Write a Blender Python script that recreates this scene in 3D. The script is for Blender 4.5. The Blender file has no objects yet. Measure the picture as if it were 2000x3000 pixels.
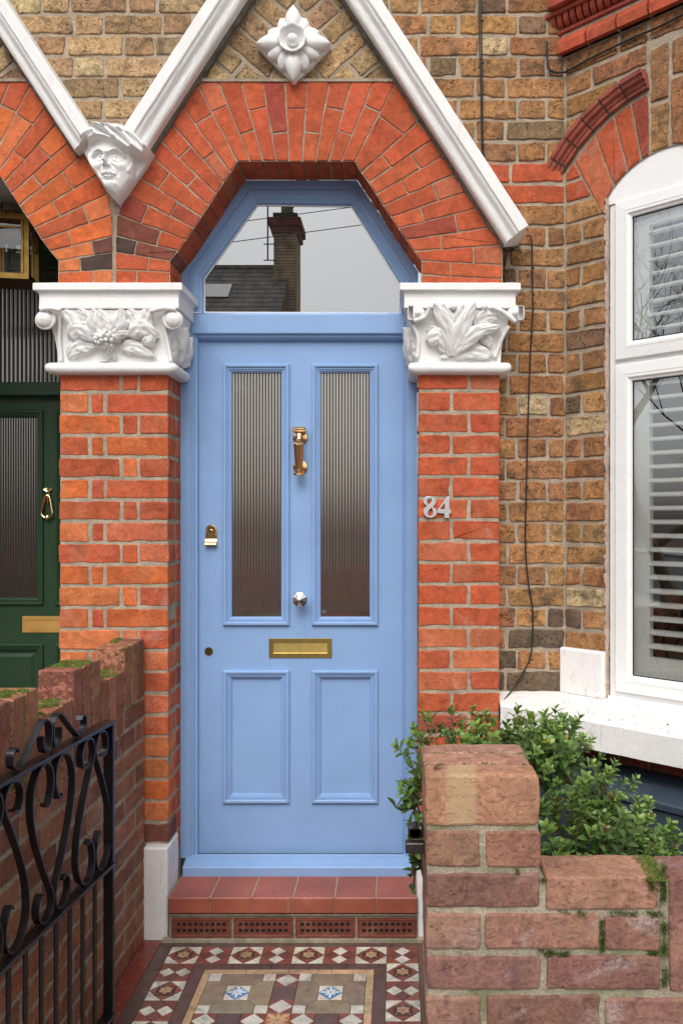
import bpy, math, random
import numpy as np
from mathutils import Vector, Matrix, noise as mnoise

# ------------------------------------------------------------------ camera, sky, sun, exposure
sc = bpy.context.scene
F, CX, CY, DIST, H = 2425.0, 1165.0, 1525.0, 3.10, 1.55      # focal length / optical axis in photo pixels, camera distance and height
cd = bpy.data.cameras.new('camera'); cam = bpy.data.objects.new('camera', cd)
sc.collection.objects.link(cam); sc.camera = cam
cam.location = (0, -DIST, H); cam.rotation_euler = (math.radians(90), 0, 0)
cd.sensor_fit = 'VERTICAL'; cd.sensor_height = 36; cd.sensor_width = 24
cd.lens = F / 3000 * 36
cd.shift_x = (1000 - CX) / 3000; cd.shift_y = (CY - 1500) / 3000
cd.clip_start = 0.02; cd.clip_end = 500
SUN_EL, SUN_AZ = 50, 188          # soft, high, slightly left of the camera
w = bpy.data.worlds.new('World'); sc.world = w; w.use_nodes = True
nt = w.node_tree
bg = nt.nodes['Background']
sky = nt.nodes.new('ShaderNodeTexSky'); sky.sky_type = 'NISHITA'; sky.sun_disc = False
sky.sun_elevation = math.radians(SUN_EL); sky.sun_rotation = math.radians(SUN_AZ)
sky.dust_density = 4; sky.air_density = 1.0; sky.ozone_density = 1
hs = nt.nodes.new('ShaderNodeHueSaturation'); hs.inputs['Saturation'].default_value = 0.22
nt.links.new(sky.outputs[0], hs.inputs['Color']); nt.links.new(hs.outputs[0], bg.inputs['Color'])
bg.inputs['Strength'].default_value = 0.15
sl = bpy.data.lights.new('sun', 'SUN'); so = bpy.data.objects.new('sun', sl); sc.collection.objects.link(so)
sl.energy = 0.8; sl.angle = math.radians(35); sl.color = (1.0, 0.96, 0.9)
so.rotation_euler = (math.radians(90 - SUN_EL), 0, math.radians(-8))
sc.view_settings.view_transform = 'Standard'; sc.view_settings.look = 'None'
sc.view_settings.exposure = 0.50; sc.view_settings.gamma = 1
sc.cycles.use_denoising = True
sc.cycles.max_bounces = 8

# ------------------------------------------------------------------ helpers
R = random.Random(84)
PI = math.pi
def at(px, py, Y):
    "photo pixel on the plane y=Y -> world x, z"
    d = DIST + Y
    return ((px - CX) * d / F, H - (py - CY) * d / F)
def PX(px, Y=0.0): return (px - CX) * (DIST + Y) / F
def PZ(py, Y=0.0): return H - (py - CY) * (DIST + Y) / F
def lerp(a, b, t): return a + (b - a) * t
def link(o, parent=None):
    sc.collection.objects.link(o)
    if parent is not None:
        o.parent = parent
        if parent.parent is None: o.matrix_parent_inverse = Matrix.Translation(parent.location).inverted()
    return o
def tag(o, label=None, cat=None, group=None, kind=None):
    if label: o['label'] = label
    if cat: o['category'] = cat
    if group: o['group'] = group
    if kind: o['kind'] = kind
    return o
def thing(name, loc, label, cat, group=None):
    o = bpy.data.objects.new(name, None); o.location = loc; o.empty_display_size = .1
    sc.collection.objects.link(o)
    return tag(o, label, cat, group)
def group_part(name, parent, label=None):
    o = bpy.data.objects.new(name, None); sc.collection.objects.link(o); o.parent = parent
    M = Matrix.Translation(parent.location) if parent.type == 'EMPTY' else Matrix.Identity(4)
    o.matrix_parent_inverse = M.inverted(); o.empty_display_size = .05
    if label: o['label'] = label
    return o

class MB:
    def __init__(s): s.v = []; s.f = []; s.m = []; s.c = []
    def add(s, vs, fs, mat=0, col=(1, 1, 1, 1)):
        b = len(s.v); s.v.extend(vs)
        if len(col) == 3: col = (*col, 1)
        s.c.extend([col] * len(vs))
        for f in fs: s.f.append(tuple(b + i for i in f)); s.m.append(mat)
        return b
    def box(s, x0, x1, y0, y1, z0, z1, mat=0, col=(1, 1, 1, 1), T=None, bev=0.0):
        if bev <= 0:
            vs = [(x, y, z) for x in (x0, x1) for y in (y0, y1) for z in (z0, z1)]
            fs = [(0, 1, 3, 2), (4, 6, 7, 5), (0, 4, 5, 1), (2, 3, 7, 6), (0, 2, 6, 4), (1, 5, 7, 3)]
        else:
            vs = []; idx = {}
            for i, x in enumerate((x0, x1)):
                for j, y in enumerate((y0, y1)):
                    for k, z in enumerate((z0, z1)):
                        sx, sy, sz = (bev if i == 0 else -bev), (bev if j == 0 else -bev), (bev if k == 0 else -bev)
                        idx[i, j, k, 0] = len(vs); vs.append((x, y + sy, z + sz))
                        idx[i, j, k, 1] = len(vs); vs.append((x + sx, y, z + sz))
                        idx[i, j, k, 2] = len(vs); vs.append((x + sx, y + sy, z))
            fs = []
            for i in (0, 1):
                fs.append([idx[i, 0, 0, 0], idx[i, 0, 1, 0], idx[i, 1, 1, 0], idx[i, 1, 0, 0]])
                fs.append([idx[0, i, 0, 1], idx[0, i, 1, 1], idx[1, i, 1, 1], idx[1, i, 0, 1]])
                fs.append([idx[0, 0, i, 2], idx[0, 1, i, 2], idx[1, 1, i, 2], idx[1, 0, i, 2]])
            for a in (0, 1):
                for b in (0, 1):
                    fs.append([idx[a, b, 0, 0], idx[a, b, 1, 0], idx[a, b, 1, 1], idx[a, b, 0, 1]])
                    fs.append([idx[a, 0, b, 0], idx[a, 1, b, 0], idx[a, 1, b, 2], idx[a, 0, b, 2]])
                    fs.append([idx[0, a, b, 1], idx[1, a, b, 1], idx[1, a, b, 2], idx[0, a, b, 2]])
                    for c in (0, 1): fs.append([idx[a, b, c, 0], idx[a, b, c, 1], idx[a, b, c, 2]])
        if T: vs = [T(*v) for v in vs]
        s.add(vs, fs, mat, col)
    def quad(s, p, mat=0, col=(1, 1, 1, 1)): s.add(list(p), [tuple(range(len(p)))], mat, col)
    def tube(s, pts, r, n=8, mat=0, col=(1, 1, 1, 1), cap=True, flat=None, closed=False):
        "sweep a circle (or, with flat=(w,h,dir), a flat bar whose wide side follows dir) along pts"
        P = [Vector(p) for p in pts]; N = len(P); vs = []
        up = Vector((0, 0, 1))
        prev = None
        for i, p in enumerate(P):
            a = P[(i - 1) % N] if closed or i > 0 else P[i]
            b = P[(i + 1) % N] if closed or i < N - 1 else P[i]
            t = (b - a).normalized() if (b - a).length > 1e-9 else Vector((0, 0, 1))
            if flat:
                wv = Vector(flat[2]).normalized(); nv = t.cross(wv)
                nv = nv.normalized() if nv.length > 1e-6 else Vector((1, 0, 0))
                W, h = flat[0] / 2, flat[1] / 2
                for sx, sy in ((-1, -1), (1, -1), (1, 1), (-1, 1)): vs.append(tuple(p + wv * W * sx + nv * h * sy))
            else:
                if prev is None:
                    ref = up if abs(t.dot(up)) < .9 else Vector((1, 0, 0))
                    u = t.cross(ref).normalized()
                else:
                    u = (prev - t * prev.dot(t)); u = u.normalized() if u.length > 1e-6 else t.orthogonal().normalized()
                prev = u; vv = t.cross(u)
                rr = r[i] if isinstance(r, (list, tuple)) else r
                for k in range(n):
                    q = 2 * PI * k / n
                    vs.append(tuple(p + (u * math.cos(q) + vv * math.sin(q)) * rr))
        if flat: n = 4
        fs = []
        for i in range(N if closed else N - 1):
            j = (i + 1) % N
            for k in range(n): fs.append((i * n + k, i * n + (k + 1) % n, j * n + (k + 1) % n, j * n + k))
        if cap and not closed: fs += [tuple(range(n))[::-1], tuple((N - 1) * n + k for k in range(n))]
        s.add(vs, fs, mat, col)
    def lathe(s, prof, T, n=24, mat=0, col=(1, 1, 1, 1), ph=0.0, cap=True):
        "prof: list of (radius, n-offset) ; T(a,b,n)"
        vs = []; fs = []
        for r, h in prof:
            for k in range(n):
                q = 2 * PI * k / n + ph
                vs.append(T(r * math.cos(q), r * math.sin(q), h))
        m = len(prof)
        for i in range(m - 1):
            for k in range(n): fs.append((i * n + k, i * n + (k + 1) % n, (i + 1) * n + (k + 1) % n, (i + 1) * n + k))
        if cap: fs += [tuple((m - 1) * n + k for k in range(n)), tuple(range(n))[::-1]]
        s.add(vs, fs, mat, col)
    def plate(s, xs, zs, holes, n0, n1, T, mat=0, col=(1, 1, 1, 1)):
        "sheet with rectangular holes (cells), front at n0, hole sides and rim going back to n1"
        for i in range(len(xs) - 1):
            for j in range(len(zs) - 1):
                if (i, j) in holes:
                    a0, a1, b0, b1 = xs[i], xs[i + 1], zs[j], zs[j + 1]
                    c = [(a0, b0), (a1, b0), (a1, b1), (a0, b1)]
                    for k in range(4):
                        p, q = c[k], c[(k + 1) % 4]
                        di, dj = [(0, -1), (1, 0), (0, 1), (-1, 0)][k]
                        if (i + di, j + dj) in holes: continue
                        s.quad([T(*p, n0), T(*q, n0), T(*q, n1), T(*p, n1)], mat, col)
                else:
                    s.quad([T(xs[i], zs[j], n0), T(xs[i + 1], zs[j], n0), T(xs[i + 1], zs[j + 1], n0), T(xs[i], zs[j + 1], n0)], mat, col)
        c = [(xs[0], zs[0]), (xs[-1], zs[0]), (xs[-1], zs[-1]), (xs[0], zs[-1])]
        for k in range(4):
            p, q = c[k], c[(k + 1) % 4]
            s.quad([T(*p, n0), T(*q, n0), T(*q, n1), T(*p, n1)], mat, col)
    def ring(s, poly, prof, T, mat=0, col=(1, 1, 1, 1), closed=True, skip=()):
        "mitred sweep of prof [(inset, n)] round polygon poly (ccw)"
        N = len(poly); rows = []
        for w_, n_ in prof: rows.append([(*p, n_) for p in inset(poly, w_)])
        vs = [T(*p) for row in rows for p in row]; fs = []
        for i in range(len(prof) - 1):
            for k in range(N):
                if k in skip: continue
                k2 = (k + 1) % N
                fs.append((i * N + k, i * N + k2, (i + 1) * N + k2, (i + 1) * N + k))
        s.add(vs, fs, mat, col)
    def build(s, name, mats, parent=None, smooth=False, label=None):
        me = bpy.data.meshes.new(name); me.from_pydata([tuple(p) for p in s.v], [], s.f)
        for m in (mats if isinstance(mats, (list, tuple)) else [mats]): me.materials.append(m)
        me.polygons.foreach_set('material_index', s.m)
        if smooth: me.polygons.foreach_set('use_smooth', [True] * len(s.f))
        ca = me.color_attributes.new('Col', 'FLOAT_COLOR', 'POINT')
        ca.data.foreach_set('color', np.array(s.c, dtype=np.float32).ravel())
        me.update()
        o = bpy.data.objects.new(name, me); link(o, parent)
        if label: o['label'] = label
        return o

def inset(poly, d):
    N = len(poly); out = []
    for i in range(N):
        p0, p1, p2 = poly[i - 1], poly[i], poly[(i + 1) % N]
        def nrm(a, b):
            dx, dy = b[0] - a[0], b[1] - a[1]; L = math.hypot(dx, dy) or 1
            return (-dy / L, dx / L)
        n1, n2 = nrm(p0, p1), nrm(p1, p2)
        bx, by = n1[0] + n2[0], n1[1] + n2[1]; k = 1 + n1[0] * n2[0] + n1[1] * n2[1]
        k = max(k, .25)
        out.append((p1[0] + bx / k * d, p1[1] + by / k * d))
    return out
def clip(poly, a, b, c):
    "keep a*x+b*y<=c"
    out = []
    for i in range(len(poly)):
        p, q = poly[i], poly[(i + 1) % len(poly)]
        dp, dq = a * p[0] + b * p[1] - c, a * q[0] + b * q[1] - c
        if dp <= 0: out.append(p)
        if (dp < 0 < dq) or (dq < 0 < dp):
            t = dp / (dp - dq); out.append((lerp(p[0], q[0], t), lerp(p[1], q[1], t)))
    return out
def area(poly):
    return .5 * sum(poly[i][0] * poly[(i + 1) % len(poly)][1] - poly[(i + 1) % len(poly)][0] * poly[i][1] for i in range(len(poly)))
def halfplane(p, q, off=0.0):
    "keeps the side to the left of p->q, moved inwards by off"
    dx, dy = q[0] - p[0], q[1] - p[1]; L = math.hypot(dx, dy)
    nx, ny = dy / L, -dx / L
    return (nx, ny, nx * p[0] + ny * p[1] - off)
def brick(mb, poly, T, col, n=0.0, depth=.09, r=.004, jit=.0012, mat=0, step=.016):
    "one irregular brick: rounded worn arrises, slightly wavy outline, real depth"
    if len(poly) < 3: return
    if area(poly) < 0: poly = poly[::-1]
    if area(poly) < 2e-4: return
    pts = []
    N = len(poly)
    for i in range(N):
        p, q = poly[i], poly[(i + 1) % N]
        L = math.hypot(q[0] - p[0], q[1] - p[1])
        if L < 2.2 * r: pts.append(((p[0] + q[0]) / 2, (p[1] + q[1]) / 2)); continue
        k = max(1, int((L - 2 * r) / step)); rc = r * R.uniform(.6, 1.6)
        for j in range(k + 1):
            s_ = rc + (L - 2 * rc) * j / k
            pts.append((lerp(p[0], q[0], s_ / L), lerp(p[1], q[1], s_ / L)))
    M = len(pts)
    if M < 3: return
    off = [R.gauss(0, 1) for _ in range(M)]
    off = [(off[i - 1] + 2 * off[i] + off[(i + 1) % M]) / 3 * jit for i in range(M)]
    if R.random() < .3: 
        k = R.randrange(M)
        for d_ in (-1, 0, 1): off[(k + d_) % M] += jit * 2.2
    nr = []
    for i in range(M):
        a, b = pts[i - 1], pts[(i + 1) % M]
        dx, dy = b[0] - a[0], b[1] - a[1]; L = math.hypot(dx, dy) or 1
        nr.append((-dy / L, dx / L))
    tilt = (R.gauss(0, .004), R.gauss(0, .006)); cx = sum(p[0] for p in pts) / M; cy = sum(p[1] for p in pts) / M
    n += R.gauss(0, .0006)
    vs = []
    def ringv(d, nn, k=0.0):
        for i in range(M):
            x = pts[i][0] + nr[i][0] * (d + off[i]); y = pts[i][1] + nr[i][1] * (d + off[i])
            z = nn + (tilt[0] * (x - cx) + tilt[1] * (y - cy)) * 1.0 + R.gauss(0, k)
            vs.append(T(x, y, z))
    ringv(0, n - depth); ringv(0, n - r * .9, .0003); ringv(r * .35, n - r * .25, .0003); ringv(r * 1.05, n)
    fs = []
    for k in range(3):
        for i in range(M):
            j = (i + 1) % M
            fs.append((k * M + i, k * M + j, (k + 1) * M + j, (k + 1) * M + i))
    fs.append(tuple(3 * M + i for i in range(M)))
    c = (*[max(.005, v) for v in col[:3]], R.random())
    mb.add(vs, fs, mat, c)
def rect(x0, x1, z0, z1, j=0.0):
    g = lambda: R.gauss(0, j)
    return [(x0 + g(), z0 + g()), (x1 + g(), z0 + g()), (x1 + g(), z1 + g()), (x0 + g(), z1 + g())]
def smoothpath(pts, k=6):
    "Catmull-Rom through pts (tuples of any length)"
    out = []; n = len(pts)
    for i in range(n - 1):
        p0, p1, p2, p3 = pts[max(0, i - 1)], pts[i], pts[i + 1], pts[min(n - 1, i + 2)]
        for s_ in range(k):
            t = s_ / k
            out.append(tuple(.5 * (2 * b + (c - a) * t + (2 * a - 5 * b + 4 * c - d) * t * t + (3 * b - a - 3 * c + d) * t ** 3)
                             for a, b, c, d in zip(p0, p1, p2, p3)))
    out.append(tuple(pts[-1])); return out

def Tf(Yp):       # facade plane: a = x, b = z, n towards the street
    return lambda a, b, n=0.0: (a, Yp - n, b)
BA = math.radians(43); BX, BY = .645, .10
def TB(t, z, n=0.0):   # canted side of the bay
    return (BX + t * math.cos(BA) - n * math.sin(BA), BY - t * math.sin(BA) - n * math.cos(BA), z)
WX = -.94
def TW(a, z, n=0.0):   # boundary wall on the left of the path, a = distance towards the street
    return (WX + n, -a, z)

# ------------------------------------------------------------------ materials
class NT:
    def __init__(s, name):
        s.m = bpy.data.materials.new(name); s.m.use_nodes = True; s.t = s.m.node_tree
        s.b = s.t.nodes['Principled BSDF']; s.out = s.t.nodes['Material Output']
        s.co = s.n('ShaderNodeTexCoord').outputs['Object']
    def n(s, typ, **kw):
        nd = s.t.nodes.new(typ)
        for k, v in kw.items():
            if k.startswith('_'): setattr(nd, k[1:], v)
        for k, v in kw.items():
            if k.startswith('_'): continue
            k2 = int(k[1:]) if k[0] == 'i' and k[1:].isdigit() else k.replace('__', ' ')
            s.set(nd.inputs[k2], v)
        return nd
    def set(s, inp, v):
        if isinstance(v, bpy.types.NodeSocket): s.t.links.new(v, inp)
        else:
            if inp.type == 'RGBA' and isinstance(v, (tuple, list)) and len(v) == 3: v = (*v, 1)
            inp.default_value = v
    def noise(s, scale, detail=4, rough=.6, vec=None, dist=0.0):
        return s.n('ShaderNodeTexNoise', Vector=vec or s.co, Scale=scale, Detail=detail, Roughness=rough, Distortion=dist).outputs['Fac']
    def voro(s, scale, vec=None, feature='F1', rnd=1.0):
        return s.n('ShaderNodeTexVoronoi', _feature=feature, Vector=vec or s.co, Scale=scale, Randomness=rnd).outputs['Distance']
    def ramp(s, fac, lo, hi, a=0.0, b=1.0, smooth=True):
        return s.n('ShaderNodeMapRange', _interpolation_type='SMOOTHSTEP' if smooth else 'LINEAR', i0=fac, i1=lo, i2=hi, i3=a, i4=b).outputs[0]
    def math(s, op, a, b=0.0): return s.n('ShaderNodeMath', _operation=op, i0=a, i1=b).outputs[0]
    def mix(s, fac, a, b, mode='MIX'):
        nd = s.t.nodes.new('ShaderNodeMix'); nd.data_type = 'RGBA'; nd.blend_type = mode
        s.set(nd.inputs[0], fac); s.set(nd.inputs[6], a); s.set(nd.inputs[7], b); return nd.outputs[2]
    def scalecol(s, col, f):
        return s.n('ShaderNodeVectorMath', _operation='SCALE', i0=col, Scale=f).outputs[0]
    def bump(s, h, dist, strength=1.0, normal=None):
        nd = s.n('ShaderNodeBump', Height=h, Distance=dist, Strength=strength)
        if normal: s.set(nd.inputs['Normal'], normal)
        return nd.outputs[0]
    def fin(s, col=None, rough=None, normal=None, metallic=None, spec=None, **kw):
        if col is not None: s.set(s.b.inputs['Base Color'], col)
        if rough is not None: s.set(s.b.inputs['Roughness'], rough)
        if normal is not None: s.set(s.b.inputs['Normal'], normal)
        if metallic is not None: s.set(s.b.inputs['Metallic'], metallic)
        if spec is not None: s.set(s.b.inputs['Specular IOR Level'], spec)
        for k, v in kw.items(): s.set(s.b.inputs[k.replace('__', ' ')], v)
        return s.m

def brick_mat(name, pits=0.5, soot=0.3, scratch=0.0, speck=0.0, efflo=0.0, mott=0.0, drift=.35, gloss=.85, bumpd=.0018, sootcol=(.045, .038, .035)):
    t = NT(name)
    at_ = t.n('ShaderNodeVertexColor', _layer_name='Col')
    off = t.n('ShaderNodeCombineXYZ', X=t.math('MULTIPLY', at_.outputs['Alpha'], 13.0), Y=t.math('MULTIPLY', at_.outputs['Alpha'], 7.0), Z=t.math('MULTIPLY', at_.outputs['Alpha'], 29.0)).outputs[0]
    v = t.n('ShaderNodeVectorMath', _operation='ADD', i0=t.co, i1=off).outputs[0]
    big = t.noise(13, 5, .65, v, .6); fine = t.noise(170, 4, .7, v); mid = t.noise(48, 4, .6, v, .4)
    col = t.scalecol(at_.outputs['Color'], t.ramp(big, .25, .75, .80, 1.22))
    col = t.scalecol(col, t.ramp(mid, .3, .7, .86, 1.12))
    col = t.scalecol(col, t.ramp(fine, .3, .7, .86, 1.14))
    if mott:
        mn = t.noise(36, 7, .78, v, .9); col = t.mix(t.ramp(mn, .47, .66, 0, mott), col, t.scalecol(col, .30)); col = t.scalecol(col, t.ramp(t.noise(90, 5, .7, v), .3, .7, 1 - .3 * mott, 1 + .25 * mott))
    # warmer / paler drift inside a brick
    col = t.mix(t.ramp(t.noise(9, 2, .5, v), .5, .75, 0, drift), col, t.mix(.5, col, (.55, .36, .2)))
    h = t.math('ADD', t.math('MULTIPLY', mid, .9), t.math('MULTIPLY', fine, .55))
    if soot > 0:
        sm = t.ramp(t.noise(11, 6, .68, t.n('ShaderNodeVectorMath', _operation='ADD', i0=v, i1=(3.3, 1.7, 9.1)).outputs[0], .8), .60 - .17 * soot, .80 - .16 * soot, 0, min(1, .55 + .25 * soot))
        col = t.mix(sm, col, sootcol)
    if pits > 0:
        pv = t.voro(75, v); msk = t.ramp(t.noise(23, 2, .5, v), .5, .6)
        pt = t.math('MULTIPLY', t.ramp(pv, .12, .30, 1, 0), msk)
        pv2 = t.voro(160, v); pt2 = t.math('MULTIPLY', t.ramp(pv2, .10, .24, 1, 0), t.ramp(t.noise(40, 2, .5, v), .5, .62))
        pp = t.math('MULTIPLY', t.math('MAXIMUM', pt, pt2), pits)
        col = t.mix(t.math('MULTIPLY', pp, .8), col, (.03, .022, .018))
        h = t.math('SUBTRACT', h, t.math('MULTIPLY', pp, 1.6))
        # broad smears of clay and firing marks
        sv = t.n('ShaderNodeMapping', Vector=v, Scale=(1, 1, 2.2)).outputs[0]
        sm_ = t.noise(34, 6, .72, sv, 1.2)
        col = t.mix(t.ramp(sm_, .54, .70, 0, .45 * min(1, pits + .15)), col, t.scalecol(col, .45)); h = t.math('SUBTRACT', h, t.math('MULTIPLY', t.ramp(sm_, .56, .64), .35))
    if scratch:
        wn = t.n('ShaderNodeTexWave', Vector=t.n('ShaderNodeMapping', Vector=v, Rotation=(-.5 if scratch > 0 else 0, 0, 0)).outputs[0], _bands_direction='Z' if scratch > 0 else 'Y', Scale=42, Distortion=6.5, Detail=3, Detail__Scale=1.6).outputs['Fac']
        h = t.math('ADD', h, t.math('MULTIPLY', wn, abs(scratch))); col = t.scalecol(col, t.ramp(wn, .2, .8, .62, 1.22))
    if speck > 0:
        sp = t.math('MULTIPLY', t.ramp(t.voro(230, v), .06, .16, 1, 0), t.ramp(t.noise(30, 2, .5, v), .45, .6))
        col = t.mix(t.math('MULTIPLY', sp, speck), col, (.62, .56, .5))
    if efflo > 0:
        ef = t.math('MULTIPLY', t.ramp(t.noise(7, 3, .6, v, .5), .57 - .08 * (efflo > .5), .72 - .06 * (efflo > .5)), t.ramp(t.noise(120, 4, .8, v), .38, .62, .15, 1))
        col = t.mix(t.math('MULTIPLY', ef, efflo), col, (.58, .55, .52))
    return t.fin(col, gloss, t.bump(h, bumpd, 1.0), spec=.25)

def mortar_mat(name, c=(.40, .345, .27), moss=0.0):
    t = NT(name)
    a, b, g = t.noise(16, 5, .7), t.noise(240, 3, .7), t.noise(70, 4, .6)
    col = t.scalecol(c, t.ramp(a, .25, .75, .66, 1.16)); col = t.scalecol(col, t.ramp(b, .3, .7, .74, 1.22))
    gr = t.ramp(t.voro(210), .06, .18, 1, 0); col = t.mix(t.math('MULTIPLY', gr, .35), col, (.7, .66, .6))
    if moss: col = t.mix(t.math('MULTIPLY', t.ramp(t.noise(6, 4, .7), .5, .68), moss), col, (.09, .13, .03))
    h = t.math('ADD', g, t.math('MULTIPLY', b, .7))
    return t.fin(col, .95, t.bump(h, .003), spec=.15)

def paint_mat(name, c, rough=.5, bump=.0006, scale=40, dirt=.0, stretch=(1, 1, 1), var=.05, spec=.4):
    t = NT(name)
    v = t.n('ShaderNodeMapping', Vector=t.co, Scale=stretch).outputs[0]
    a = t.noise(5, 4, .6); g = t.noise(scale, 5, .65, v); f = t.noise(scale * 5, 3, .6, v)
    col = t.scalecol(c, t.ramp(a, .25, .75, 1 - var, 1 + var))
    if dirt: 
        d = t.math('MULTIPLY', t.ramp(t.noise(22, 6, .75, None, .7), .56, .74), dirt)
        col = t.mix(d, col, (.36, .31, .26))
        st = t.noise(1, 5, .7, t.n('ShaderNodeMapping', Vector=t.co, Scale=(60, 60, 7)).outputs[0], .3)
        col = t.mix(t.math('MULTIPLY', t.math('MULTIPLY', t.ramp(st, .52, .72), t.ramp(t.noise(6, 3), .45, .65)), min(.5, dirt * 1.3)), col, (.40, .36, .32))
        sp = t.math('MULTIPLY', t.ramp(t.voro(48), .07, .13, 1, 0), t.ramp(t.noise(14, 2), .54, .60))
        col = t.mix(t.math('MULTIPLY', sp, min(1, dirt * 1.6)), col, (.12, .1, .08))
    h = t.math('ADD', g, t.math('MULTIPLY', f, .35))
    return t.fin(col, t.ramp(a, .3, .7, rough * .9, rough * 1.1), t.bump(h, bump), spec=spec)

mRed = brick_mat('red_brick', mott=.20, pits=.35, soot=.12, efflo=.20, drift=.24)
mRedDoor = mRed
mArch = brick_mat('rubbed_red_brick', mott=.16, drift=.08, pits=.22, soot=.0, bumpd=.001)
mStock = brick_mat('stock_brick', mott=.75, pits=1.0, soot=.75, bumpd=.003, sootcol=(.085, .058, .038))
mGarden = brick_mat('dragfaced_brick', mott=.35, pits=.3, soot=.25, scratch=1.0, speck=.3, efflo=.25, bumpd=.0022)
mCoping = brick_mat('coping_brick', pits=.7, soot=.3, scratch=-.6, speck=.2, efflo=.1, bumpd=.002)
mFront = brick_mat('sandfaced_brick', mott=.45, pits=.3, soot=.22, speck=.6, efflo=.45, bumpd=.0020)
def cap_mat():
    m = mFront.copy(); m.name = 'banded_brick'; nt_ = m.node_tree; b = nt_.nodes['Principled BSDF']
    src = b.inputs['Base Color'].links[0].from_socket
    co = nt_.nodes.new('ShaderNodeTexCoord'); sx = nt_.nodes.new('ShaderNodeSeparateXYZ'); nt_.links.new(co.outputs['Object'], sx.inputs[0])
    nz = nt_.nodes.new('ShaderNodeTexNoise'); nz.inputs['Scale'].default_value = 22; nt_.links.new(co.outputs['Object'], nz.inputs['Vector'])
    ad = nt_.nodes.new('ShaderNodeMath'); ad.operation = 'MULTIPLY_ADD'; nt_.links.new(nz.outputs['Fac'], ad.inputs[0]); ad.inputs[1].default_value = .03; nt_.links.new(sx.outputs[0], ad.inputs[2])
    fs = []
    for a_, b_ in ((.099, .112), (.168, .158)):
        mr = nt_.nodes.new('ShaderNodeMapRange'); mr.interpolation_type = 'SMOOTHSTEP'; nt_.links.new(ad.outputs[0], mr.inputs[0]); mr.inputs[1].default_value = min(a_, b_); mr.inputs[2].default_value = max(a_, b_)
        if a_ > b_: mr.inputs[3].default_value = 1; mr.inputs[4].default_value = 0
        fs.append(mr.outputs[0])
    mu = nt_.nodes.new('ShaderNodeMath'); mu.operation = 'MULTIPLY'; nt_.links.new(fs[0], mu.inputs[0]); nt_.links.new(fs[1], mu.inputs[1])
    m2 = nt_.nodes.new('ShaderNodeMath'); m2.operation = 'MULTIPLY'; nt_.links.new(mu.outputs[0], m2.inputs[0]); m2.inputs[1].default_value = .7
    mx = nt_.nodes.new('ShaderNodeMix'); mx.data_type = 'RGBA'; nt_.links.new(m2.outputs[0], mx.inputs[0]); nt_.links.new(src, mx.inputs[6]); mx.inputs[7].default_value = (.44, .32, .18, 1)
    nt_.links.new(mx.outputs[2], b.inputs['Base Color']); return m
mCap = cap_mat()
mMortar = mortar_mat('lime_mortar', (.41, .335, .25)); mMortarMoss = mortar_mat('mossy_mortar', (.37, .32, .235), .5)
mFiller = mortar_mat('pale_filler', (.56, .43, .36))
mMortarArch = mortar_mat('arch_mortar', (.38, .31, .23))
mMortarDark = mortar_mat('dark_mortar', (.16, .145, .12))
mWhite = paint_mat('white_masonry_paint', (.79, .78, .76), .55, .0016, 70, .18, var=.04, spec=.3)
mWhiteDirty = paint_mat('worn_white_paint', (.78, .765, .74), .6, .0022, 50, .62, var=.05, spec=.3)
mUpvc = paint_mat('white_plastic', (.82, .82, .81), .28, .0001, 30, 0, var=.01, spec=.5)
mShut = paint_mat('shutter_paint', (.90, .91, .86), .4, .0001, 30, 0, var=.01)
mBlue = paint_mat('blue_paint', (.228, .365, .61), .45, .0010, 75, .05, (1, 1, .10), var=.045, spec=.4)
mGreen = paint_mat('green_paint', (.022, .058, .026), .45, .0005, 60, 0, (1, 1, .2), var=.08)
mBlack = paint_mat('black_iron_paint', (.007, .007, .008), .26, .0010, 90, 0, var=.3, spec=.6)
mSlate = paint_mat('slate_blue_plastic', (.035, .052, .075), .5, .0006, 40, .12, var=.15)
mCable = paint_mat('cable_rubber', (.014, .014, .015), .5, .0002, 40, 0, var=.1)
mCeil = paint_mat('porch_plaster', (.50, .48, .45), .8, .001, 30, .1, var=.05)
mDark = paint_mat('shade_black', (.02, .019, .018), .9, .0002, 20)  # near-black colour put in for the shade in small holes and the room
mRoad = paint_mat('asphalt', (.055, .055, .057), .85, .004, 120, .1, var=.2)
mPave = paint_mat('paving', (.26, .25, .235), .85, .003, 60, .2, var=.15)
mSoil = paint_mat('soil', (.05, .036, .025), .95, .02, 25, .2, var=.4)
mTerra = brick_mat('terracotta', pits=.15, soot=.18, bumpd=.0006, gloss=.6)
mStep = paint_mat('red_step_tile', (.30, .082, .050), .42, .0008, 40, .34, var=.25)
def metal(name, c, rough, bump=0.0, dull=0.0):
    t = NT(name); n_ = t.bump(t.noise(30, 3), bump) if bump else None
    col = t.scalecol(c, t.ramp(t.noise(25, 4, .6), .3, .7, 1 - dull, 1 + dull * .3)) if dull else c
    return t.fin(col, rough, n_, metallic=1.0)
mBrass = metal('polished_brass', (.83, .56, .29), .16, .0004)
mBrassSat = metal('satin_brass', (.55, .40, .13), .33, .0002, .12)
mBrassSoft = paint_mat('brightened_brass', (.70, .40, .12), .35, .0002, 40, 0, var=.1)  # brightness put into the diffuse colour in place of reflected light
mBrassSoft.node_tree.nodes['Principled BSDF'].inputs['Metallic'].default_value = .45
mBrassOld = metal('lantern_brass', (.26, .16, .045), .36, .0003, .3)
mChrome = metal('nickel', (.70, .64, .62), .12)
mSteel = metal('brushed_aluminium', (.62, .63, .64), .38, .0002, .08)
mLead = metal('gate_latch_iron', (.10, .09, .085), .45, .0008, .3)
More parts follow.
